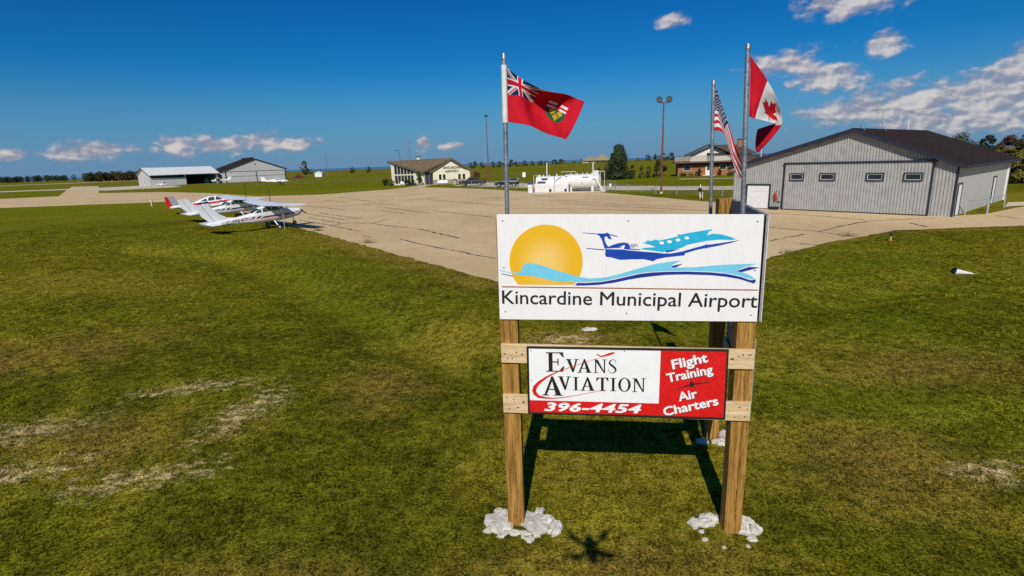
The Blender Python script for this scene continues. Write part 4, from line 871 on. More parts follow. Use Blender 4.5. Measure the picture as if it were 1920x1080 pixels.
hwin(1.3, 2.9, 1.35, 2.35); hwin(9.3, 10.6, 1.4, 2.35); hwin(11.6, 12.6, 1.4, 2.35); hwin(6.5, 7.2, 3.4, 5.2, 2.0); hwin(7.6, 8.1, 3.6, 5.1, 2.0); hwin(14.2, 15.4, 3.6, 4.6, 2.2)
w = MB().box(6.15, 7.35, -.1, -.003, 0, 2.3).build('front_door', SIDING, HS); MB().box(6.5, 7.0, -.12, -.101, 1.3, 2.1).build('pane', GLASS, w)
MB().box(5.4, 8.1, -1.5, -.1, 0, .18).build('doorstep', CONC, HS)
_o = gnd_thing('slender_mast', 'thin white radio mast beside the brick house', 'mast', (56.5, 122)); MB().tube([(0, 0, 0), (0, 0, 9.2)], .07, 8).build('pole', DOORW, _o); MB().tube([(0, 0, 9.2), (0, 0, 9.6)], .12, 8).build('tip', DOORW, _o)
def lattice(label, loc, h, w0, arms):
    o = gnd_thing('lattice_tower', label, 'tower', loc); n = int(h/.9); p3 = [(math.cos(a), math.sin(a)) for a in (.5, 2.6, 4.7)]
    for c in p3: MB().tube([(c[0]*w0, c[1]*w0, 0), (c[0]*.12, c[1]*.12, h)], .035, 5).build('leg', GALV, o)
    br = MB()
    for k in range(n):
        q0, q1 = k/n, (k+1)/n; r0, r1 = w0+(.12-w0)*q0, w0+(.12-w0)*q1
        for i in range(3):
            a, b = p3[i], p3[(i+1) % 3]; br.tube([(a[0]*r0, a[1]*r0, h*q0), (b[0]*r1, b[1]*r1, h*q1)], .022, 4)
    br.build('bracing', GALV, o)
    if arms:
        for z in (h-.2, h-1.1): MB().tube([(-1.1, 0, z), (1.1, .2, z)], .025, 5).build('antenna_arm', GALV, o)
    MB().tube([(0, 0, h-.1), (0, 0, h+2.2)], .025, 5).build('antenna', GALV, o); return o
lattice('lattice tower with antenna arms behind the brick house', (60, 140), 12.5, .35, True)
lattice('slim lattice radio mast behind the terminal roof', (-35.4, 199), 13.5, .35, False)
# --- far house on the rise
FH = gnd_thing('far_house', 'distant white bungalow with tan hip roof on the rise', 'house', (54, 330), -8); FH.location.z -= 1.7
MB().box(-9, 9, -5, 5, -.5, 3.0).build('wall', SIDING, FH); TAN = pm('tan_shingle', (.30, .24, .13), .9, .2, 3.)
def hip(x0, x1, y0, y1, z0, z1, ins): 
    mb = MB(); ym = (y0+y1)/2; mb.add([(x0, y0, z0), (x1, y0, z0), (x1, y1, z0), (x0, y1, z0), (x0+ins, ym, z1), (x1-ins, ym, z1)], [(0, 1, 5, 4), (1, 2, 5), (2, 3, 4, 5), (3, 0, 4), (3, 2, 1, 0)]); return mb
hip(-10, 10, -6, 6, 3.0, 5.2, 5).build('roof', TAN, FH); hip(-1, 7, -6.6, 4, 3.02, 6.6, 3.4).build('roof', TAN, FH)
hw_ = MB().box(-5, -3.5, -5.06, -5.003, 1.2, 2.4).build('window', GLASS, FH)
for xx in (-1, 3, 6): MB().box(xx, xx+1.4, -5.06, -5.003, 1.2, 2.4).build('window', GLASS, FH)

# --- the far-left hangars
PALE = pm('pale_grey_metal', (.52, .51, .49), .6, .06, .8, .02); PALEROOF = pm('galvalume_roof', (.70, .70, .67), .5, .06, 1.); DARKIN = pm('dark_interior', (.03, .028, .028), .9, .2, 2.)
GH = thing('gable_hangar', 'pale steel hangar with dark gabled roof and two wide doors, left distance', 'hangar', (-124.5, 241, 0), 40)
w_, e_, p_, dp = 26.0, 5.3, 9.9, 24.0
MB().xz([(0, 4.75), (w_, 4.75), (w_, e_), (w_/2, p_), (0, e_)], 0, .2).build('gable_wall', PALE, GH)
for x0 in (.5, 13.15):
    d_ = MB().box(x0, x0+12.3, -.18, -.02, .05, 4.55).build('sliding_door', PALE, GH); MB().box(x0, x0+12.3, -.21, -.181, 2.45, 2.62).build('door_rail', SOFF, d_)
MB().box(0, w_, -.25, -.003, 4.56, 4.74).build('door_track', FASCIA, GH)
for x0 in (0, 12.85, 25.5): MB().box(x0, x0+.28 if x0 < 25 else w_, -.22, -.004, 0, 4.55).build('door_jamb', FASCIA, GH)
MB().box(0, .2, .2, dp, 0, e_).build('wall', PALE, GH); MB().box(w_-.2, w_, .2, dp, 0, e_).build('wall', PALE, GH); MB().xz([(0, 0), (w_, 0), (w_, e_), (w_/2, p_), (0, e_)], dp-.2, dp).build('wall', PALE, GH)
r_ = MB().xz([(-.8, e_-.28), (w_/2, p_), (w_+.8, e_-.28), (w_+.8, e_+.0), (w_/2, p_+.28), (-.8, e_)], -.5, dp+.5).build('roof', ROOF_D, GH)
for k in range(5): MB().box(w_/2-.45, w_/2+.45, 3+k*4, 4.2+k*4, p_+.05, p_+.85).build('ridge_vent', ROOF_D, r_)
MB().tube([(w_/2, -.12, 7.6), (w_/2, -.02, 7.6)], .3, 10).build('gable_lamp', BLACKM, GH)
LH = thing('long_hangar', 'long pale hangar with galvanised roof, one bay open, left distance', 'hangar', (-147.5, 225, 0), 47)
ln, le, lr, ld = 26.5, 4.6, 7.3, 17.0
MB().box(0, .5, 0, .3, 0, le).build('pier', PALE, LH); MB().box(13.0, 13.5, 0, .3, 0, le).build('pier', PALE, LH); MB().box(ln-.9, ln, 0, .3, 0, le).build('pier', PALE, LH)
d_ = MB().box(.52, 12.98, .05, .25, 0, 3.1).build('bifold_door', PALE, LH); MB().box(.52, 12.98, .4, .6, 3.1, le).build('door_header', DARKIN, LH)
MB().box(13.52, ln-.92, .05, .25, 3.9, le).build('door_header', SOFF, LH)
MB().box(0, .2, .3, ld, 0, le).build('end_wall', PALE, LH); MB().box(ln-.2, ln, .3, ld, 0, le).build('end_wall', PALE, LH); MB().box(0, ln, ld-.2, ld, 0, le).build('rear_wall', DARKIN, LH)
MB().yz([(0, le), (ld, le), (ld/2, lr-.1)], 0, .2).build('end_gable', PALE, LH)
for y0 in (2.0, 6.5, 11.5): 
    q = MB().box(-.1, -.003, y0, y0+3.6, 0, 3.9).build('end_door', PALE, LH); MB().box(-.14, -.101, y0, y0+.14, 0, 3.9).build('door_stile', FASCIA, q)
r_ = slab('roof', [(-.5, -1.2, le-.35), (ln+.4, -1.2, le-.35), (ln+.4, ld/2, lr), (-.5, ld/2, lr)], .18, PALEROOF, LH); slab('roof', [(-.5, ld/2, lr), (ln+.4, ld/2, lr), (ln+.4, ld+1, le-.3), (-.5, ld+1, le-.3)], .175, PALEROOF, LH)
slab('fascia', [(-.62, -1.2, le-.5), (-.505, -1.2, le-.5), (-.505, ld/2, lr-.2), (-.62, ld/2, lr-.2)], .4, FASCIA, r_); slab('fascia', [(-.62, ld/2, lr-.2), (-.505, ld/2, lr-.2), (-.505, ld+1, le-.5), (-.62, ld+1, le-.5)], .4, FASCIA, r_)
_o = gnd_thing('storage_drum', 'teal drum standing inside the open hangar bay', 'drum', (-134.5, 243.5)); MB().tube([(0, 0, 0), (0, 0, 2.0)], .9, 14).build('shell', pm('teal_paint', (.02, .25, .28), .5, .1, 4.), _o, smooth=True); MB().tube([(0, 0, 2.0), (0, 0, 2.06)], .92, 14).build('lid', pm('teal_paint', (.02, .25, .28)), _o)
_o = gnd_thing('white_shed', 'tiny white shed far out on the field', 'shed', (-107, 310)); MB().box(-2, 2, -1.5, 1.5, 0, 2.2).build('wall', DOORW, _o); MB().xz([(-2.2, 2.2), (2.2, 2.2), (0, 3.0)], -1.7, 1.7).build('roof', DOORW, _o)
# ------------------------------------------------------------------ aircraft
AWHITE = pm('aircraft_white', (.80, .80, .80), .28, .05, 1.5); ABLUE = pm('aircraft_navy', (.012, .016, .07), .3, .1, 3.); ARED = pm('aircraft_red', (.55, .012, .02), .3, .08, 3.); AGREY = pm('aircraft_grey', (.30, .31, .36), .4, .1, 3.)
AGLASS = glass_mat('canopy_glass', (.03, .04, .035)); TYRE = RUBBER
def ring(x, zb, zt, hw, n=44, e=2.6):
    zc, hh = (zb+zt)/2, (zt-zb)/2; out = []
    for k in range(n):
        a = 2*math.pi*k/n; c, s = math.cos(a), math.sin(a)
        out.append(Vector((x, hw*math.copysign(abs(c)**(2/e), c), zc+hh*math.copysign(abs(s)**(2/e), s))))
    return out
def interp(st, x):
    for a, b in zip(st[:-1], st[1:]):
        if b[0] <= x <= a[0]:
            q = (a[0]-x)/(a[0]-b[0]); return [a[i]+(b[i]-a[i])*q for i in range(4)]
    return list(st[-1] if x < st[-1][0] else st[0])
def side_patch(st, poly, off, both, e=2.6):
    """window panes: polygons in x, z pressed onto the fuselage skin, standing slightly proud"""
    mb = MB()
    def yat(x, z):
        _, zb, zt, hw = interp(st, x); zc, hh = (zb+zt)/2, (zt-zb)/2; s = min(.999, abs((z-zc)/hh))
        return hw*(1-s**e)**(1/e)
    for sd in both:
        n = 5; vs = []; 
        (ax, az), (bx, bz), (cx, cz), (dx, dz) = poly
        for j in range(n+1):
            for i in range(n+1):
                u, v = i/n, j/n; x = (ax*(1-u)+bx*u)*(1-v)+(dx*(1-u)+cx*u)*v; z = (az*(1-u)+bz*u)*(1-v)+(dz*(1-u)+cz*u)*v
                vs.append((x, sd*(yat(x, z)+off), z))
        mb.add(vs, [(j*(n+1)+i, j*(n+1)+i+1, (j+1)*(n+1)+i+1, (j+1)*(n+1)+i) for j in range(n) for i in range(n)])
    return mb
def foil(xle, chord, y, z, th, n=9):
    top = []; bot = []
    for k in range(n+1):
        q = k/n; t_ = th*chord*5*(.2969*math.sqrt(q)-.126*q-.3516*q*q+.2843*q**3-.1015*q**4)
        top.append(Vector((xle-q*chord, y, z+t_*1.15))); bot.append(Vector((xle-q*chord, y, z-t_*.7)))
    return top+bot[::-1][1:-1]
def vfoil(xle, chord, z, th, n=8):
    return [Vector((p.x, (p.z), z)) for p in foil(xle, chord, 0, 0, th, n)]
def wheel(o, x, y, r, w=.13):
    t_ = MB().tube([(x, y-w/2, r), (x, y-w/2+.02, r), (x, y+w/2-.02, r), (x, y+w/2, r)], [r*.85, r, r, r*.85], 14).build('wheel', TYRE, o, smooth=True)
    MB().tube([(x, y-w/2-.01, r), (x, y+w/2+.01, r)], r*.45, 10).build('hub', AWHITE, t_)
C172 = [(2.42, 1.00, 1.30, .16), (2.36, .90, 1.40, .33), (2.2, .80, 1.47, .44), (1.6, .72, 1.53, .50), (1.0, .66, 1.58, .54), (.78, .65, 1.62, .55), (.55, .64, 1.82, .55), (.32, .64, 2.02, .55), (0, .64, 2.08, .54), (-1.0, .66, 2.07, .52), (-1.35, .68, 2.0, .50), (-2.05, .76, 1.62, .40), (-3.2, .90, 1.50, .27), (-4.5, 1.05, 1.43, .15), (-5.5, 1.16, 1.40, .05)]
def densify(st, step=.12):
    out = []; x = st[0][0]
    xs = sorted(set([s[0] for s in st]+list(np.arange(st[-1][0], st[0][0], step))), reverse=True)
    return [interp(st, x) for x in xs]
def cessna(label, loc, rz, reg, stripe):
    o = thing('high_wing_airplane', label, 'airplane', loc, rz, None)
    def mf(c):
        if c.x < 2.3 and abs(c.y) > .03:
            zc = 1.16+.035*(-c.x if c.x < 0 else -c.x*.6)
            if -2.9 < c.x and zc+.0 < c.z < zc+.085: return 1
            if -2.9 < c.x and zc-.10 < c.z < zc-.035: return 2 if stripe else 1
        if c.x > 2.38: return 3
        return 0
    MB().loft([ring(*s, n=64) for s in densify(C172)], 0, True, mf).build('fuselage', [AWHITE, ABLUE, ARED, AGREY], o, smooth='all')
    for poly in ([(.50, 1.60), (-.28, 1.60), (-.28, 1.98), (.22, 1.98)], [(-.36, 1.60), (-1.10, 1.60), (-1.10, 1.97), (-.36, 1.98)], [(-1.20, 1.60), (-1.78, 1.60), (-1.42, 1.86), (-1.20, 1.93)]):
        for sd in (1, -1): side_patch(C172, poly, .006, (sd,)).build('cabin_window', AGLASS, o)
    MB().add([(.86, .50, 1.63), (.86, -.50, 1.63), (.34, -.46, 2.045), (.34, .46, 2.045)], [(0, 1, 2, 3)]).build('windshield', AGLASS, o)
    MB().add([(-1.42, .40, 1.965), (-1.42, -.40, 1.965), (-2.0, -.30, 1.66), (-2.0, .30, 1.66)], [(0, 1, 2, 3)]).build('rear_window', AGLASS, o)
    for s in (1, -1):
        MB().loft([foil(.72, 1.62, s*.0, 2.10, .06), foil(.72, 1.62, s*2.7, 2.18, .06), foil(.62, 1.15, s*5.35, 2.27, .055), foil(.52, .85, s*5.52, 2.26, .04)]).build('wing', AWHITE, o, smooth=True)
        MB().loft([[Vector((.12+a, s*.50, .80+b)) for a, b in ((.06, 0), (0, .025), (-.06, 0), (0, -.025))], [Vector((.15+a, s*2.65, 2.12+b)) for a, b in ((.06, 0), (0, .025), (-.06, 0), (0, -.025))]]).build('wing_strut', AWHITE, o)
        MB().loft([foil(-4.55, 1.15, s*.05, 1.30, .05), foil(-4.85, .80, s*1.72, 1.30, .045)]).build('tailplane', AWHITE, o, smooth=True)
        MB().tube([(-.25, s*.42, .72), (-.25, s*.95, .35), (-.25, s*1.12, .22)], [.06, .05, .04], 8).build('landing_gear_leg', AWHITE, o)
        wheel(o, -.25, s*1.18, .21, .16)
    MB().loft([vfoil(-3.0, 2.3, 1.44, .02), vfoil(-3.9, 1.55, 1.62, .035), vfoil(-4.45, 1.35, 2.0, .05), vfoil(-5.10, .92, 2.85, .045)]).build('fin', AWHITE, o, smooth=True)
    for s in (1, -1): MB().add([(-4.98, s*.055, 1.5), (-5.00, s*.055, 1.5), (-5.60, s*.03, 2.8), (-5.58, s*.03, 2.8)], [(0, 1, 2, 3)]).build('rudder_line', BLACKM, o)
    MB().tube([(1.62, 0, .75), (1.68, 0, .10)], .045, 8).build('nose_leg', AWHITE, o); wheel(o, 1.68, 0, .18, .13); o.children[-1].location.z = -.10
    MB().loft([ring(2.42, 1.03, 1.29, .13, 16, 2), ring(2.55, 1.07, 1.25, .09, 16, 2), ring(2.66, 1.14, 1.18, .02, 16, 2)]).build('spinner', ABLUE, o, smooth=True)
    for s in (1, -1): MB().loft([[Vector((2.5+a, s*.08, 1.16+b)) for a, b in ((.03, -.06), (.03, .06), (-.03, .06), (-.03, -.06))], [Vector((2.5+a, s*.92, 1.16+s*.25+b)) for a, b in ((.008, -.05), (.008, .05), (-.008, .05), (-.008, -.05))]]).build('propeller_blade', BLACKM, o)
    if reg:
        for s in (1, -1):
            t_ = text_on('registration', reg, (0, 0), (1.35, 0), .27, 0, BLACK_V, o, bold=.02)
            for v in t_.data.vertices:
                x = -4.1+v.co.x if s < 0 else -2.75-v.co.x
                _, zb, zt, hw = interp(C172, x); zz = 1.06+v.co.z*.95
                v.co = (x, s*(hw*(1-min(.99, abs((zz-(zb+zt)/2)/((zt-zb)/2)))**2.6)**(1/2.6)+.008), zz)
    return o
PA28 = [(2.5, .95, 1.2, .14), (2.42, .85, 1.32, .32), (2.2, .76, 1.40, .45), (1.4, .70, 1.48, .54), (.9, .66, 1.52, .57), (.35, .64, 1.95, .56), (-.1, .64, 2.06, .55), (-1.0, .66, 2.05, .53), (-1.8, .74, 1.86, .46), (-2.6, .84, 1.58, .36), (-4.0, .98, 1.46, .22), (-5.4, 1.10, 1.38, .08)]
def lowwing(label, loc, rz, stripe, tailm):
    o = thing('low_wing_airplane', label, 'airplane', loc, rz, None)
    def mf(c):
        if stripe and -3.2 < c.x < 2.3:
            zc = 1.26-.04*c.x*.5
            if zc-.13 < c.z < zc+.13: return 2 if -2.3 < c.x < -1.0 else 1
        return 0
    MB().loft([ring(*s, n=48) for s in densify(PA28, .15)], 0, True, mf).build('fuselage', [AWHITE, ARED, ABLUE], o, smooth='all')
    for poly in ([(.55, 1.52), (-.25, 1.52), (-.15, 1.94), (.22, 1.92)], [(-.38, 1.52), (-1.10, 1.52), (-1.10, 1.94), (-.34, 1.95)], [(-1.25, 1.53), (-2.05, 1.53), (-1.8, 1.68), (-1.25, 1.88)]):
        for sd in (1, -1): side_patch(PA28, poly, .006, (sd,)).build('cabin_window', AGLASS, o)
    MB().add([(.98, .50, 1.55), (.98, -.50, 1.55), (.33, -.45, 1.985), (.33, .45, 1.985)], [(0, 1, 2, 3)]).build('windshield', AGLASS, o)
    for s in (1, -1):
        MB().loft([foil(.75, 1.75, s*.2, .78, .07), foil(.72, 1.6, s*2.0, .90, .065), foil(.55, 1.15, s*4.9, 1.12, .055), foil(.45, .9, s*5.05, 1.13, .04)]).build('wing', AWHITE, o, smooth=True)
        MB().loft([foil(-4.6, .95, s*.05, 1.28, .05), foil(-4.75, .75, s*1.75, 1.28, .045)]).build('tailplane', AWHITE, o, smooth=True)
        MB().tube([(-.1, s*1.5, .85), (-.1, s*1.5, .25)], .05, 8).build('landing_gear_leg', AWHITE, o); wheel(o, -.1, s*1.5, .2, .15)
    MB().loft([vfoil(-3.9, 1.4, 1.40, .04), vfoil(-4.35, 1.0, 1.8, .05), vfoil(-4.85, .60, 2.6, .05)]).build('fin', tailm or AWHITE, o, smooth=True)
    MB().loft([vfoil(-5.0, .62, 1.12, .08), vfoil(-5.2, .52, 1.8, .08), vfoil(-5.43, .38, 2.62, .08)]).build('rudder', ARED if tailm else AWHITE, o, smooth=True)
    MB().tube([(1.75, 0, .8), (1.8, 0, .2)], .045, 8).build('nose_leg', AWHITE, o); wheel(o, 1.8, 0, .18, .13)
    MB().loft([ring(2.5, .97, 1.19, .12, 16, 2), ring(2.65, 1.01, 1.15, .08, 16, 2), ring(2.76, 1.06, 1.10, .02, 16, 2)]).build('spinner', AWHITE, o, smooth=True)
    for s in (1, -1): MB().loft([[Vector((2.58+a, s*.08, 1.08+b)) for a, b in ((.03, -.06), (.03, .06), (-.03, .06), (-.03, -.06))], [Vector((2.58+a, s*.9, 1.08+s*.3+b)) for a, b in ((.008, -.05), (.008, .05), (-.008, .05), (-.008, -.05))]]).build('propeller_blade', BLACKM, o)
    return o
P1 = cessna('white high-wing airplane with dark and red stripes, nearest of the parked row', (-19.5, 44.8, .02), 46, 'C-FPEY', True)
P2 = cessna('white high-wing airplane with dark stripes, second of the parked row', (-27.8, 56.2, .02), 46, None, False)
P3 = lowwing('white low-wing airplane with red and blue stripe and red rudder, farthest of the parked row', (-35.9, 67.0, .02), 34, True, AGREY)
for _p in (P1, P2, P3): _p.rotation_euler = (R(0.6), R(-4.5), _p.rotation_euler[2]); _p.location.z = .0; _p.scale = (.94,)*3
P4 = lowwing('small all-white low-wing airplane parked on the far grass', (-76.3, 182.5, 0), 20, False, None)
dup(P2, 'white high-wing airplane standing outside the open hangar bay', (-126.0, 236.5, .02), 205, None)
def tie_post(label, loc, h, m):
    o = gnd_thing('tie_down_post', label, 'post', loc); MB().tube([(0, 0, 0), (0, 0, h)], .035, 8).build('shaft', m, o); MB().tube([(0, 0, h), (0, 0, h+.04)], .05, 8).build('cap', m, o); return o
tie_post('thin pale tie-down post before the nearest airplane\'s wing', (-18.1, 43.0), 1.5, ALU)
tie_post('thin dark rod standing behind the nearest airplane\'s wing', (-22.4, 50.8), 2.9, BLACKM)
tie_post('thin dark rod standing behind the second airplane\'s wing', (-31.0, 64.0), 3.4, BLACKM)
tie_post('thin pale tie-down post between the first two airplanes', (-24.6, 52.0), 1.8, ALU)

# ------------------------------------------------------------------ vehicles
def car(name, label, cat, loc, rz, paint, kind):
    o = gnd_thing(name, label, cat, loc, rz)
    if kind == 'pickup': Ln, prof, cab = 5.6, [(-2.8, .42), (2.75, .42), (2.8, .85), (2.65, 1.05), (1.25, 1.15), (-2.8, 1.15)], [(1.25, 1.13), (.65, 1.78), (-.75, 1.80), (-.95, 1.13)]
    elif kind == 'suv': Ln, prof, cab = 4.8, [(-2.4, .38), (2.35, .38), (2.4, .8), (2.2, 1.02), (1.1, 1.12), (-2.4, 1.12)], [(1.1, 1.10), (.45, 1.72), (-2.1, 1.74), (-2.38, 1.10)]
    else: Ln, prof, cab = 4.5, [(-2.25, .32), (2.2, .32), (2.25, .65), (2.0, .82), (1.0, .95), (-2.2, .95)], [(1.0, .93), (.35, 1.42), (-1.1, 1.42), (-1.9, .93)]
    hw = .95 if kind != 'sedan' else .86; zt = cab[1][1]
    b_ = MB().xz(prof, -hw, hw).build('body', paint, o, bevel=.07)
    if kind == 'pickup': MB().box(-2.72, -1.0, -hw+.1, hw-.1, 1.13, 1.17).build('bed_liner', RUBBER, b_)
    base = [(x, z) for x, z in cab]
    rings = []
    for s in (1, -1): rings.append([Vector((x, s*(hw-.04 if z < zt-.2 else hw-.22), z)) for x, z in base])
    cb = MB().prism(rings[0], rings[1]).build('cabin', paint, o, bevel=.05)
    (ax, az), (bx, bz), (cx, cz), (dx, dz) = cab
    def lerp(a, b, q): return a+(b-a)*q
    for s in (1, -1):
        y0, y1 = hw-.035, hw-.215; mid = (ax+dx)/2
        for xa, xb in (((ax-.22, mid+.05), (mid-.05, dx+.18)) if kind != 'pickup' else ((ax-.22, dx+.18),)):
            ta, tb = min(xa, bx-.1), max(xb, cx+.1)
            MB().add([(xa, s*(lerp(y0, y1, .12)+.004), az+.08), (xb, s*(lerp(y0, y1, .12)+.004), az+.08), (max(tb, xb) if xb < 0 else xb, s*(lerp(y0, y1, .85)+.012), zt-.1), (ta, s*(lerp(y0, y1, .85)+.012), zt-.1)], [(0, 1, 2, 3)]).build('side_window', GLASS, cb)
    for (p, q, sg_) in (((ax, az), (bx, bz), 1), ((dx, dz), (cx, cz), -1)):
        n_ = Vector((abs(q[1]-p[1]), 0, abs(q[0]-p[0]))).normalized()*.008; n_.x *= sg_
        A = [(lerp(p[0], q[0], .12), (hw-.12), lerp(p[1], q[1], .12)), (lerp(p[0], q[0], .12), -(hw-.12), lerp(p[1], q[1], .12)), (lerp(p[0], q[0], .9), -(hw-.26), lerp(p[1], q[1], .9)), (lerp(p[0], q[0], .9), (hw-.26), lerp(p[1], q[1], .9))]
        MB().add([Vector(a)+n_ for a in A], [(0, 1, 2, 3)]).build('windscreen' if sg_ > 0 else 'rear_window', GLASS, cb)
    r = .36 if kind != 'sedan' else .31
    for x in (Ln*.32, -Ln*.30):
        for s in (1, -1):
            w = MB().tube([(x, s*(hw-.2), r), (x, s*(hw+.02), r)], r, 16).build('wheel', RUBBER, o, smooth=True); MB().tube([(x, s*(hw+.005), r), (x, s*(hw+.03), r)], r*.5, 12).build('rim', ALU, w)
    for s in (1, -1):
        MB().box(Ln/2-.06, Ln/2+.012, s*.62-.18, s*.62+.18, prof[2][1]-.12, prof[2][1]+.06).build('headlight', pm('lamp_lens', (.6, .6, .58), .15, .05, 5.), o)
        MB().box(-Ln/2-.012, -Ln/2+.05, s*.72-.12, s*.72+.12, .75, 1.0 if kind != 'sedan' else .9).build('tail_light', REDP, o)
    MB().box(Ln/2-.1, Ln/2+.03, -hw*.9, hw*.9, prof[0][1], prof[0][1]+.2).build('bumper', ALU, o)
    return o
CARB = pm('car_paint_black', (.010, .010, .014), .3, .1, 2., spec=.3); CARW = pm('car_paint_white', (.75, .75, .74), .2, .05, 2.); CARR = pm('car_paint_maroon', (.16, .012, .02), .22, .1, 2.)
car('pickup_truck', 'black pickup truck parked beside the terminal', 'pickup', (-7.6, 116.2), 172, CARB, 'pickup')
car('parked_suv', 'black sport utility car parked near the fence, right of the pickup', 'car', (-.3, 106.0), 176, CARB, 'suv')
car('maroon_pickup', 'maroon pickup truck beside the far gabled hangar', 'pickup', (-104.5, 272), 205, CARR, 'pickup')
car('white_car', 'white car parked at the end of the long hangar', 'car', (-141.5, 223.5), 150, CARW, 'sedan')
# ------------------------------------------------------------------ fuel installation
TANKW = pm('tank_white', (.70, .69, .67), .4, .06, 1.5); HAZ = pm('placard_dark', (.05, .05, .055), .5, .2, 9.)
FS = gnd_thing('fuel_cabinet_tank', 'white fuel tank with rounded top over a boxy pump cabinet at the apron edge', 'fuel tank', (4.1, 81.6), -10)
MB().box(-.2, 5.2, -1.4, 1.4, 0, .10).build('skid', CONC, FS)
MB().box(0, 5.0, -1.15, 1.0, .10, 1.35).build('cabinet', TANKW, FS, bevel=.04)
for x in (.08, 1.72, 3.38):
    d_ = MB().box(x, x+1.54, -1.18, -1.152, .18, 1.28).build('cabinet_door', TANKW, FS, bevel=.012); MB().box(x+1.35, x+1.42, -1.20, -1.181, .7, .85).build('handle', HAZ, d_)
MB().yz([(1.0*math.cos(a), 1.36+1.08*math.sin(a)) for a in np.linspace(0, math.pi, 15)], .15, 4.6).build('tank_shell', TANKW, FS, smooth=True)
for x, w, z in ((1.0, .9, 2.05), (.4, 1.2, 1.62)): MB().box(x, x+w, -1.12 if z < 1.8 else -.98, -.75, z-.12, z+.12).build('placard', HAZ, FS)
for x in (.6, 1.2, 2.1, 3.2): MB().tube([(x, 0, 2.4), (x, 0, 2.4+.25+.1*(x > 3))], .1 if x != .6 else .2, 10).build('vent', TANKW, FS)
MB().tube([(2.9, -1.2, .3), (2.9, -1.22, 1.5), (2.95, -.9, 2.5)], .03, 6).build('riser_pipe', HAZ, FS); MB().tube([(3.0, -1.02, 1.7), (3.9, -.85, 2.35)], .04, 6).build('riser_pipe', HAZ, FS)
MB().tube([(3.9, -.3, 2.4), (3.9, -.3, 3.0), (6.0, -.3, 3.0), (6.0, -.3, 2.5)], .035, 6).build('crossover_pipe', TANKW, FS)
MB().tube([(-.15, -1.0, 0), (-.15, -1.0, 2.6), (.5, -1.0, 2.6)], .035, 6).build('guard_rail', TANKW, FS)
for x in (2.3, 4.55): MB().tube([(x, -1.19, .42), (x, -1.28, .42)], .20, 14).build('hose_reel', HAZ, FS)
extinguisher('red fire extinguisher fixed at the right end of the fuel cabinet', (8.95, 79.45, .55), .75)
FT = gnd_thing('cylindrical_fuel_tank', 'long white cylindrical fuel tank on saddles with end stair', 'fuel tank', (8.6, 81.2), -16)
CR, CZ, CL = 1.10, 1.50, 4.9
MB().box(-.2, CL+1.1, -1.5, 1.5, 0, .12).build('pad', CONC, FT)
pro = [(-.35, .02), (-.30, .45), (-.15, .85), (0, 1.0), (CL, 1.0), (CL+.15, .85), (CL+.30, .45), (CL+.35, .02)]
MB().loft([[Vector((x, CR*q*math.cos(2*math.pi*k/32), CZ+CR*q*math.sin(2*math.pi*k/32))) for k in range(32)] for x, q in pro]).build('tank_shell', TANKW, FT, smooth=True)
for x in (.7, 3.9): MB().box(x, x+.35, -.9, .9, .12, .9).build('saddle', TANKW, FT)
MB().box(1.5, 4.2, -.6, .6, .14, .30).build('drip_tray', HAZ, FT)
for x, z, w, h in ((2.6, 2.12, .9, .18), (4.0, 1.85, .6, .10), (2.55, 1.35, .07, .3)): 
    yy = -math.sqrt(max(.01, CR**2-(z-CZ)**2)); MB().box(x, x+w, yy-.025, yy+.05, z-h/2, z+h/2).build('placard', HAZ, FT)
for x in (.2,): MB().tube([(x, -.78, 2.30), (x, -.82, 2.34)], .14, 4).build('hazard_diamond', HAZ, FT)
for x in (.8, 1.7, 2.5, 3.2, 3.9): MB().tube([(x, 0, 2.55), (x, 0, 2.80)], .07, 8).build('vent', TANKW, FT)
MB().box(4.2, 4.9, -.35, .35, 2.55, 3.05).build('manway', TANKW, FT, bevel=.04)
st_ = MB().prism([(CL+.6, -1.25, .15), (CL+.9, -1.25, .15), (CL-.3, -1.25, 2.2), (CL-.6, -1.25, 2.2)], [(CL+.6, -1.32, .15), (CL+.9, -1.32, .15), (CL-.3, -1.32, 2.2), (CL-.6, -1.32, 2.2)]).build('stair_stringer', TANKW, FT)
for k in range(7): MB().box(CL+.55-k*.16, CL+.80-k*.16, -1.24, -.75, .35+k*.27, .39+k*.27).build('stair_tread', TANKW, FT)
for x in (CL+.35, CL+.95): MB().tube([(x, -1.2, 0), (x, -1.2, 2.95)], .035, 6).build('guard_post', TANKW, FT)
MB().tube([(CL-.6, -1.2, 2.95), (CL+.95, -1.2, 2.95)], .035, 6).build('guard_rail', TANKW, FT); MB().tube([(CL-.6, -1.0, 2.4), (CL-.6, -1.2, 2.95)], .035, 6).build('guard_post', TANKW, FT)
def white_pole(label, loc, h):
    o = gnd_thing('white_pole', label, 'pole', loc); MB().tube([(0, 0, 0), (0, 0, h)], .09, 8).build('shaft', DOORW, o, smooth=True); MB().tube([(0, 0, h), (0, 0, h+.12)], .15, 8).build('cap', SOFF, o); return o
white_pole('white pole rising behind the fuel cabinet', (6.9, 96.6), 4.4); white_pole('white pole rising behind the right end of the cylindrical tank', (14.2, 91), 4.2)
FP = gnd_thing('fuel_pump', 'white fuel pump with blue top left of the fuel cabinet', 'fuel pump', (3.35, 82.6), -10)
MB().box(-.35, .35, -.3, .3, 0, 1.25).build('case', TANKW, FP, bevel=.03); MB().box(-.4, .4, -.34, .34, 1.25, 1.55).build('hood', pm('blue_hood', (.03, .05, .22), .5, .1, 4.), FP, bevel=.03); MB().tube([(.36, -.2, 1.0), (.48, -.25, .5), (.36, -.25, .2)], .03, 6).build('hose', HAZ, FP)
extinguisher('red fire extinguisher standing beside the fuel pump', (3.95, 82.0, .02), .85)
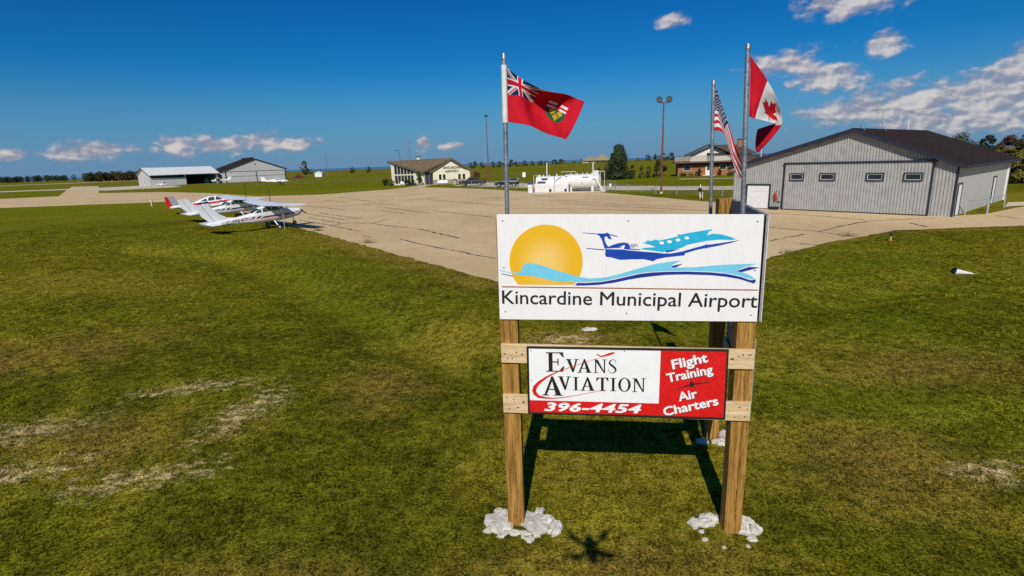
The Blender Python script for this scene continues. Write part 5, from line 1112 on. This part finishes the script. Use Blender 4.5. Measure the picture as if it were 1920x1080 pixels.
_o = gnd_thing('waste_cage', 'grey wire cage at the end of the fuel tanks', 'cage', (14.6, 81.0), -20)
for x in (0, 1.3):
    for y in (0, .8): MB().tube([(x, y, 0), (x, y, 1.45)], .03, 6).build('post', GALV, _o)
for z in (.1, .5, .95, 1.4):
    for y in (0, .8): MB().tube([(0, y, z), (1.3, y, z)], .018, 5).build('rail', GALV, _o)
for k in range(9): MB().tube([(.14+k*.14, 0, .1), (.14+k*.14, 0, 1.4)], .010, 4).build('bar', GALV, _o)
MB().box(.45, .8, -.03, -.012, .55, 1.05).build('notice', TANKW, _o)

# ------------------------------------------------------------------ light poles
RUST_P = pm('rusty_red_pole', (.20, .045, .028), .7, .25, 2.); GREYP = pm('grey_pole', (.16, .16, .17), .6, .2, 3.)
def light_pole(label, loc, h, m, heads, r=.11):
    o = gnd_thing('light_pole', label, 'light pole', loc); MB().tube([(0, 0, 0), (0, 0, h)], [r*1.25, r*.75], 10).build('shaft', m, o, smooth=True); MB().tube([(0, 0, 0), (0, 0, .25)], r*2.2, 10).build('footing', CONC, o)
    if heads == 2:
        MB().tube([(-.55, 0, h-.1), (.55, 0, h-.1)], .05, 6).build('crossarm', m, o)
        for s in (-1, 1):
            l_ = MB().loft([[Vector((s*.62+q*math.cos(2*math.pi*k/12), -.25*j+.1, h+.25+q*math.sin(2*math.pi*k/12))) for k in range(12)] for j, q in ((0, .14), (.6, .34), (1.3, .40))]).build('floodlight', BLACKM, o, smooth=True); MB().tube([(s*.62, -.235, h+.25), (s*.62, -.242, h+.25)], .33, 12).build('lens', pm('dull_lens', (.08, .075, .06), .2, .1, 5.), l_); MB().tube([(s*.55, 0, h-.1), (s*.62, 0, h+.1)], .04, 6).build('yoke', m, o)
    elif heads == 1:
        l_ = MB().box(-.35, .35, -.45, .25, h-.05, h+.35).build('luminaire', BLACKM, o, bevel=.06); MB().box(-.25, .25, -.40, .15, h-.07, h-.052).build('lens', pm('dull_lens', (.08, .075, .06)), l_)
    else:
        MB().tube([(0, 0, h-.15), (-.7, 0, h)], .05, 6).build('arm', m, o); l_ = MB().box(-1.3, -.5, -.25, .25, h-.05, h+.22).build('luminaire', BLACKM, o, bevel=.05); MB().box(-1.2, -.6, -.2, .2, h-.07, h-.052).build('lens', pm('dull_lens', (.08, .075, .06)), l_)
    return o
light_pole('tall rusty-red light pole with a single head right of the terminal', (-4.4, 122.9), 14.6, RUST_P, 1)
light_pole('tall rusty-red light pole carrying two floodlights, beyond the lawn', (19.9, 70.5), 11.4, RUST_P, 2)
light_pole('grey street-type light pole rising behind the terminal roof', (-39.6, 202.6), 10.0, GREYP, 0, .14)
light_pole('slim grey light pole far out beyond the gabled hangar', (-130.6, 396), 14.0, GREYP, 1, .16)
# ------------------------------------------------------------------ fences
cm, ct, cbs = new_mat('chain_link'); cbs.inputs['Base Color'].default_value = (.22, .22, .22, 1); cbs.inputs['Roughness'].default_value = .6
def fence(label, pts, h, step):
    a0 = pts[0]; o = gnd_thing('chain_link_fence', label, 'fence', a0); wires = MB()
    for (ax, ay), (bx, by) in zip(pts[:-1], pts[1:]):
        Ls = math.hypot(bx-ax, by-ay); n = max(1, round(Ls/step)); P = lambda q, z: (ax-a0[0]+(bx-ax)*q, ay-a0[1]+(by-ay)*q, z)
        for k in range(n+(1 if (bx, by) == pts[-1] else 0)): MB().tube([P(k/n, 0), P(k/n, h+.06)], .045, 6).build('post', ALU, o)
        MB().tube([P(0, h), P(1, h)], .028, 5).build('top_rail', ALU, o)
        m = int(Ls/.40)
        for k in range(m):
            wires.tube([P(k/m, .05), P(min(1, (k+4)/m), h)], .006, 3); wires.tube([P(k/m, h), P(min(1, (k+4)/m), .05)], .006, 3)
    tag(wires.build('wire_mesh', cm, o), kind='stuff'); return o
fence('chain-link fence along the car park in front of the parked black vehicles', [(-12.2, 118.4), (-5.0, 104.6), (2.6, 94.0)], 1.25, 4.5)
fence('low chain-link fence between the tanks and the grey hangar', [(15.5, 78.8), (19.0, 69.6), (22.4, 63.4), (26.5, 60.0), (34, 57)], 1.05, 3.4)
# ------------------------------------------------------------------ small things about the field
_o = gnd_thing('notice_sign', 'small white notice on a post at the car park edge', 'sign', (3.4, 116.2)); MB().box(-.04, .04, -.04, .04, 0, 2.4).build('post', SOFF, _o); MB().box(-.32, .32, -.07, -.041, 1.45, 2.45).build('panel', DOORW, _o, bevel=.01)
_o = gnd_thing('edge_marker', 'short pale yellow stake at the taxiway edge', 'marker', (-54.1, 82.0)); MB().box(-.09, .09, -.09, .09, 0, 1.0).build('stake', pm('pale_yellow_paint', (.66, .56, .25), .6, .1, 5.), _o); MB().box(-.10, .10, -.10, .10, .8, .95).build('band', DOORW, _o)
_o = gnd_thing('beacon_post', 'short post with a round black lamp on the grass near the apron', 'lamp', (21.4, 60.3)); MB().tube([(0, 0, 0), (0, 0, 1.55)], .05, 8).build('post', DOORW, _o); MB().tube([(-.06, -.02, .95), (-.06, -.14, .95)], .22, 14).build('lamp', BLACKM, _o); MB().box(-.02, .30, -.05, .05, .25, .30).build('bracket', DOORW, _o); MB().tube([(.28, 0, 0), (.28, 0, .7)], .035, 6).build('brace', DOORW, _o)
_o = thing('marker_cone', 'white cone marker lying tipped over on the right-hand grass', 'cone', (17.9, 20.6, float(hz(17.9, 20.6))), -18)
MB().tube([(-.28, 0, .12), (-.26, 0, .12), (.30, 0, .06), (.36, 0, .05)], [.11, .13, .035, .02], 16).build('cone', WHITE_PL, _o, smooth=True); MB().tube([(-.33, 0, .15), (-.285, 0, .13)], .16, 18).build('base', BLACKM, _o); MB().tube([(.34, 0, .05), (.5, -.03, .08), (.62, .0, .03)], .008, 5).build('wire', GALV, _o)
_o = gnd_thing('stake_light', 'small dark-topped stake light in scuffed earth on the right', 'light', (19.9, 27.6)); MB().tube([(0, 0, 0), (0, 0, .28)], .03, 8).build('stake', pm('pale_yellow_paint', (.66, .56, .25)), _o); MB().tube([(0, 0, .28), (0, 0, .42), (0, 0, .46)], [.07, .07, .03], 10).build('lamp', BLACKM, _o, smooth=True); MB().tube([(0, 0, 0), (0, 0, .03)], .12, 10).build('base', RUST, _o)
# hovering drone that carries the camera; its shadow falls in front of the sign
DR = thing('camera_drone', 'small dark quadcopter hovering above the lawn facing the sign', 'drone', (0, -.10, 4.88), 0); DR.scale = (1.3,)*3
MB().loft([ring(.16, -.03, .03, .03, 16), ring(.08, -.045, .05, .06, 16), ring(-.08, -.045, .055, .06, 16), ring(-.17, -.03, .03, .03, 16)]).move(lambda v: Vector((v.y, v.x, v.z+.02))).build('body', BLACKM, DR, smooth=True)
for sx in (-1, 1):
    for sy in (-1, 1):
        MB().tube([(sx*.03, sy*.04, .02), (sx*.17, sy*.15, .04)], .020, 8).build('arm', BLACKM, DR); MB().tube([(sx*.17, sy*.15, .03), (sx*.17, sy*.15, .075)], .02, 10).build('motor', GALV, DR)
        a = random.uniform(0, 3); c_, s_ = math.cos(a)*.12, math.sin(a)*.12; MB().tube([(sx*.17-c_, sy*.15-s_, .08), (sx*.17, sy*.15, .083), (sx*.17+c_, sy*.15+s_, .08)], [.010, .018, .010], 5).build('propeller', BLACKM, DR)
    MB().tube([(sx*.07, -.08, 0), (sx*.11, -.08, -.09), (sx*.11, .02, -.09), (sx*.07, .02, 0)], .006, 6).build('landing_leg', BLACKM, DR)

# ------------------------------------------------------------------ trees and shrubs
def leaf_mat(name, c, c2):
    if name in MC: return MC[name]
    m, t, b = new_mat(name); g = nn(t, 'ShaderNodeNewGeometry'); at = nn(t, 'ShaderNodeAttribute', attribute_name='shade')
    lk(t, mixc(t, at.outputs['Fac'], c2, c), b.inputs['Base Color']); b.inputs['Roughness'].default_value = .7; b.inputs['Specular IOR Level'].default_value = .2
    MC[name] = m; return m
def leaf_mesh(name, pts, nrm, size, mat, shade, aspect=1.5):
    """leaf-sized quads at pts, lying across nrm with random spin"""
    n = len(pts); a = RNG.normal(size=(n, 3)); nrm = nrm/np.linalg.norm(nrm, axis=1, keepdims=True); t1 = np.cross(nrm, a); t1 /= np.linalg.norm(t1, axis=1, keepdims=True); t2 = np.cross(nrm, t1)
    s = size*RNG.uniform(.6, 1.35, (n, 1)); q = np.stack([pts-t1*s*aspect*.5, pts-t2*s*.5, pts+t1*s*aspect*.5, pts+t2*s*.5], 1).reshape(-1, 3)
    me = bpy.data.meshes.new(name); me.vertices.add(4*n); me.vertices.foreach_set('co', q.astype(np.float32).ravel()); me.loops.add(4*n); me.polygons.add(n)
    me.loops.foreach_set('vertex_index', np.arange(4*n, dtype=np.int32)); me.polygons.foreach_set('loop_start', np.arange(0, 4*n, 4, dtype=np.int32))
    me.update(calc_edges=True)
    at = me.attributes.new('shade', 'FLOAT', 'POINT'); at.data.foreach_set('value', np.repeat(np.clip(shade, 0, 1), 4).astype(np.float32)); me.materials.append(mat); return me
BARK = pm('bark', (.10, .075, .055), .9, .3, 6., .5)
def crown_points(h, w, base, n, clumps, seed, shape='round'):
    g = np.random.default_rng(seed); P, N, S = [], [], []
    for k in range(clumps):
        z = g.uniform(0, 1)
        if shape == 'round': rad = math.sqrt(max(.02, 1-(2*z-1)**2))*.92
        elif shape == 'cone': rad = (1-z)**.8*.95+.04
        else: rad = .8*(1-abs(2*z-1)**3)
        a = g.uniform(0, 6.283); r = rad*math.sqrt(g.uniform(.12, 1))
        c = np.array([math.cos(a)*r*w/2, math.sin(a)*r*w/2, base+(h-base)*z]); m = n//clumps; cs = g.uniform(.10, .20)*w
        d = g.normal(size=(m, 3)); d /= np.linalg.norm(d, axis=1, keepdims=True); rr = g.uniform(.3, 1, (m, 1))**.5
        p = c+d*rr*cs*np.array([1, 1, .75]); P.append(p); N.append(d+np.array([0, 0, .5])); S.append(np.clip(g.uniform(.1, .9)+g.normal(0, .15, m), 0, 1))
    return np.concatenate(P), np.concatenate(N), np.concatenate(S)
def tree(name, label, loc, h, w, mat, n=1400, clumps=34, shape='round', base=.22, group=None, cat='tree', seed=0, leaf=.22):
    o = gnd_thing(name, label, cat, loc, 0, group); p, nr, s = crown_points(h, w, h*base, n, clumps, seed)if shape == 'round' else crown_points(h, w, h*base, n, clumps, seed, shape)
    c = bpy.data.objects.new('crown', leaf_mesh('crown', p, nr, leaf, mat, s)); COL.objects.link(c); c.parent = o
    rr = random.Random(seed); tb = MB(); tb.tube([(0, 0, -.2), (.03*h*rr.uniform(-1, 1), 0, h*.3), (.04*h*rr.uniform(-1, 1), .02*h, h*.85)], [h*.028, h*.02, h*.006], 7)
    for k in range(6):
        a = rr.uniform(0, 6.28); z = h*rr.uniform(base, .65); tb.tube([(0, 0, z), (math.cos(a)*w*.22, math.sin(a)*w*.22, z+h*.10), (math.cos(a)*w*.38, math.sin(a)*w*.38, z+h*.2)], [h*.011, h*.008, h*.003], 5)
    tb.build('trunk', BARK, o, smooth=True); return o
LG = leaf_mat('leaf_green', (.085, .10, .018), (.020, .030, .008)); LD = leaf_mat('leaf_dark', (.040, .055, .016), (.010, .016, .006)); LY_ = leaf_mat('leaf_autumn_yellow', (.24, .19, .03), (.06, .06, .012)); LR = leaf_mat('leaf_russet', (.13, .045, .025), (.035, .018, .012)); LS = leaf_mat('needle_green', (.050, .075, .022), (.008, .014, .005)); LB = leaf_mat('leaf_bronze', (.11, .075, .025), (.025, .025, .010))
tree('spruce_tree', 'broad dark green spruce standing left of the brick house', (25.2, 124.5), 7.2, 6.6, LS, 16000, 170, 'cone', .02, seed=3, leaf=.24)
for k, (x, y, h, w) in enumerate([(29.2, 128, 3.1, 1.9), (31.2, 127.6, 2.8, 1.5), (32.8, 127.0, 3.0, 1.5), (34.6, 127.4, 2.6, 1.8)]):
    tree('young_conifer', ('widest', 'second', 'third', 'rightmost')[k]+' of the four young conifers right of the big spruce', (x, y), h, w, LS, 1100, 24, 'cone', .03, 'young conifers beside the spruce', seed=20+k, leaf=.15)
tree('russet_bush', 'russet leafy bush right of the terminal gable', (-7.6, 127), 2.7, 2.6, LR, 1200, 26, 'round', .05, seed=31, cat='bush', leaf=.16)
tree('russet_bush', 'russet bush left of the big spruce', (20.9, 126), 2.6, 1.8, LR, 900, 20, 'round', .05, seed=32, cat='bush', leaf=.15)
for k, (x, y, h, w, m, s, lab) in enumerate([(-30.2, 134, 1.7, 2.0, LD, 'round', 'dark bush at the left corner of the terminal'), (-28.6, 133.2, 1.5, 1.6, LG, 'round', 'small green bush beside the terminal\'s white end pier'), (-21.4, 130.4, 3.2, 2.3, LG, 'cone', 'tall green cedar against the terminal\'s cream wall'), (-24.6, 132.0, 1.3, 1.9, LD, 'round', 'low dark bush below the terminal\'s glazing'), (-23.0, 131.2, 1.2, 1.6, LG, 'round', 'low green bush just left of the terminal\'s cedar')]):
    tree('garden_bush', lab, (x, y), h, w, m, 900, 22, s, .02, seed=40+k, cat='bush', leaf=.14)
for k, (u, h, w, m, lab) in enumerate([(4.6, 2.0, 1.6, LD, 'rounded dark bush left of the brick house door'), (9.2, 1.6, 1.4, LR, 'pointed russet bush right of the brick house door'), (1.2, .8, 1.8, LG, 'low green bush under the brick house\'s left window'), (2.9, .7, 1.6, LY_, 'low yellowish bush between the house\'s left window and door'), (11.6, .8, 2.6, LG, 'long low bush along the brick house\'s right half'), (14.2, 2.2, 2.4, LD, 'dark bush at the brick house\'s right end')]):
    a = R(-14); tree('house_bush', lab, (40+u*math.cos(a)+.9*math.sin(a), 128.3+u*math.sin(a)-.9*math.cos(a)), h, w, m, 700, 18, 'cone' if u == 9.2 else 'round', .02, seed=60+k, cat='bush', leaf=.13)
tree('shade_tree', 'dark tree behind the left end of the brick house', (38.5, 138), 4.0, 3.6, LD, 1200, 26, 'round', .1, seed=71, leaf=.2)
for k, (x, y, h, w, m, lab) in enumerate([(82, 99, 6.6, 6.0, LG, 'green tree peeking over the right end of the grey hangar roof'), (85.5, 98, 6.4, 4.0, LD, 'dark green tree peeking over the hangar roof, second from its ridge'), (88, 96, 6.0, 3.6, LR, 'russet tree beyond the hangar\'s right eave'), (87, 92, 6.2, 3.4, LB, 'dark bronze tree beyond the hangar\'s right eave, tallest there'), (85, 84, 6.0, 4.5, LR, 'dark russet tree at the right edge of the view'), (62.8, 66.5, 3.6, 3.8, LY_, 'yellow-green tree just right of the grey hangar'), (65.5, 66.0, 3.8, 4.0, LG, 'green bushy tree right of the yellow-green one by the hangar'), (60.8, 68.0, 3.0, 2.6, LD, 'dark bush tucked behind the grey hangar\'s rear corner'), (70, 68, 4.4, 5.0, LB, 'bronze bushy tree at the far right of the hedge')]):
    tree('field_tree', lab, (x, y), h, w, m, 3200, 60, 'round', .04, seed=80+k, leaf=.20)
tree('lone_tree', 'lone slim autumn tree on the far field beyond the gabled hangar', (-116, 312), 9.0, 4.6, LB, 1400, 30, 'round', .25, seed=95, leaf=.35)
# small trees along the far horizon: three meshes, copied
protos = []
ORD = 'first second third fourth fifth sixth seventh eighth ninth tenth eleventh twelfth thirteenth fourteenth fifteenth sixteenth seventeenth eighteenth nineteenth twentieth twenty-first twenty-second twenty-third twenty-fourth twenty-fifth'.split()
for k, (x, hpx) in enumerate(sorted([(886, 6.5), (905, 5.5), (924, 5), (936, 6), (948, 5), (958, 6), (970, 5), (984, 5.5), (997, 4.5), (1012, 5), (1024, 4.5), (1040, 5), (1052, 6), (1075, 4), (1196, 4.5), (1215, 6), (1232, 7), (1247, 7.5), (1260, 7), (660, 5), (690, 4.5), (570, 4), (578, 5.5), (1090, 4.5), (1170, 5)])):
    Yf = 430.; X = (x-960)/1000*Yf*.973+3.5; lab = ORD[k]+' small tree from the left in the scattered row along the far horizon'
    if k < 3:
        o = tree('horizon_tree', lab, (X, Yf), 5.5, 5.0, (LD, LG, LB)[k], 420, 20, 'round', .08, 'trees along the far horizon', seed=110+k, leaf=.5); protos.append(o)
    else: o = dup(protos[k % 3], lab, (X, Yf, float(hz(X, Yf))), random.uniform(0, 360), 'trees along the far horizon')
    s = hpx/5.5; o.scale = (s*random.uniform(.8, 1.3), s, s)
def wood(label, pts, h, dep, n, mat, seed):
    g = np.random.default_rng(seed); P = []; S = []
    (ax, ay), (bx, by) = pts; Ls = math.hypot(bx-ax, by-ay); k = int(Ls/1.7)
    for i in range(k):
        q = (i+g.uniform(-.4, .4))/k; c = np.array([ax+(bx-ax)*q, ay+(by-ay)*q+g.uniform(0, dep), 0]); hh = h*g.uniform(.8, 1.08); m = n//k
        d = g.normal(size=(m, 3)); d /= np.linalg.norm(d, axis=1, keepdims=True); P.append(c+np.array([0, 0, hh*.52])+d*np.array([3.6, 3.0, hh*.5])*g.uniform(.55, 1, (m, 1))); S.append(np.clip(g.uniform(0, .9)+g.normal(0, .15, m), 0, 1))
    p = np.concatenate(P); nr = g.normal(size=p.shape)+np.array([0, -.3, .6])
    o = bpy.data.objects.new('far_wood', leaf_mesh('far_wood', p, nr, .8, mat, np.concatenate(S))); COL.objects.link(o); return tag(o, label, 'wood', kind='stuff')
wood('dark far-off wood left of the long hangar', [(-374, 476), (-322, 486)], 8.6, 25, 11000, LB, 1)
wood('low dark far-off wood at the left edge', [(-760, 700), (-588, 720)], 8.5, 30, 14000, LD, 2)
wood('thin dark far-off tree line between the two left woods', [(-588, 800), (-470, 800)], 4.5, 20, 5000, LD, 3)
# weeds growing from the paving edge
WEED = leaf_mat('weed_straw', (.28, .22, .10), (.10, .09, .03))
for k, (x, y, lab) in enumerate([(13.3, 25.0, 'dry weed clump on the right apron edge nearest the sign'), (18.9, 29.5, 'dry weed clump on the right apron edge by the stake light'), (-14.9, 41.4, 'dry weed clump on the left apron edge near the nearest airplane'), (-9.0, 33.6, 'dry weed clump midway along the left apron edge')]):
    g = np.random.default_rng(200+k); n = 90; mb = MB()
    for i in range(n):
        a, r = g.uniform(0, 6.28), g.uniform(0, .35); bx, by = math.cos(a)*r*1.6, math.sin(a)*r; h = g.uniform(.08, .38); lx, ly = g.normal(0, .09, 2)
        mb.add([(bx-.008, by, 0), (bx+.008, by, 0), (bx+lx, by+ly, h)], [(0, 1, 2)])
    o = mb.build('weed_clump', WEED, loc=(x, y, .01)); tag(o, lab, 'weed')

# ------------------------------------------------------------------ grass blades on the near lawn
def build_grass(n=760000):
    g = np.random.default_rng(5); nc = n//8                            # tufts of eight blades
    d = 3.6+(g.uniform(0, 1, nc)**1.7)*44; x = g.uniform(-1, 1, nc)*(d*1.02+.6); y = d
    lawn = inpoly(x, y, [(-300, -200)]+EDGE_CL+[(62, -200)]); x, y = x[lawn], y[lawn]
    for cx, cy in ((0, 6.2), (2.7, 5.95), (3.4, 8.25)):                # longer tufts at the post feet and between the stones
        m = 330; a = g.uniform(0, 6.28, m); r = np.sqrt(g.uniform(0.05, 1, m))*.75; x = np.concatenate([x, cx+np.cos(a)*r]); y = np.concatenate([y, cy+np.sin(a)*r])
    nc = len(x); dist = np.hypot(x, y)
    fld = .5+.25*np.sin(x*2.3+1.7*np.sin(y*1.9))+.25*np.sin(y*3.1+1.3*np.sin(x*2.7))
    th = (.018+.020*fld)*g.uniform(.5, 1.6, nc); th[-990:] *= 1.3
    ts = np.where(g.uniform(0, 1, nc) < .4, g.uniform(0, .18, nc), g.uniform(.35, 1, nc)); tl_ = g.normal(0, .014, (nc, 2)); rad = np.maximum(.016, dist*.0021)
    rep = lambda q: np.repeat(q, 8, axis=0)
    x, y, dist, h, sh, rad, lean = rep(x), rep(y), rep(dist), rep(th), rep(ts), rep(rad), rep(tl_); n = len(x)
    ox, oy = g.normal(0, 1, n)*rad*.6, g.normal(0, 1, n)*rad*.6; x = x+ox; y = y+oy; z = hz(x, y)
    h = h*g.uniform(.6, 1.3, n); lean = lean+np.stack([ox, oy], -1)*.6+g.normal(0, .012, (n, 2))
    w = np.maximum(.006, dist*.0009)*g.uniform(.7, 1.3, n); a = g.uniform(0, 6.283, n)
    ca, sa = np.cos(a)*w/2, np.sin(a)*w/2; zb = z-.006
    V = np.stack([np.stack([x-ca, y-sa, zb], -1), np.stack([x+ca, y+sa, zb], -1), np.stack([x+lean[:, 0], y+lean[:, 1], z+h], -1)], 1).reshape(-1, 3).astype(np.float32)
    me = bpy.data.meshes.new('grass'); me.vertices.add(3*n); me.vertices.foreach_set('co', V.ravel()); me.loops.add(3*n); me.polygons.add(n)
    me.loops.foreach_set('vertex_index', np.arange(3*n, dtype=np.int32)); me.polygons.foreach_set('loop_start', np.arange(0, 3*n, 3, dtype=np.int32)); me.update(calc_edges=True)
    at = me.attributes.new('shade', 'FLOAT', 'POINT'); sh = np.clip(sh+g.normal(0, .1, n), 0, 1); at.data.foreach_set('value', np.stack([sh*.4, sh*.4, sh], -1).ravel().astype(np.float32))  # roots coloured darker than tips, standing in for shade between blades
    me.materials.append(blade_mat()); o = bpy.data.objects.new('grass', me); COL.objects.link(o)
    return tag(o, 'short mown grass of the near lawn', 'grass', kind='stuff')
build_grass()
SC.cycles.use_denoising = False; SC.cycles.max_bounces = 5; SC.cycles.transparent_max_bounces = 8
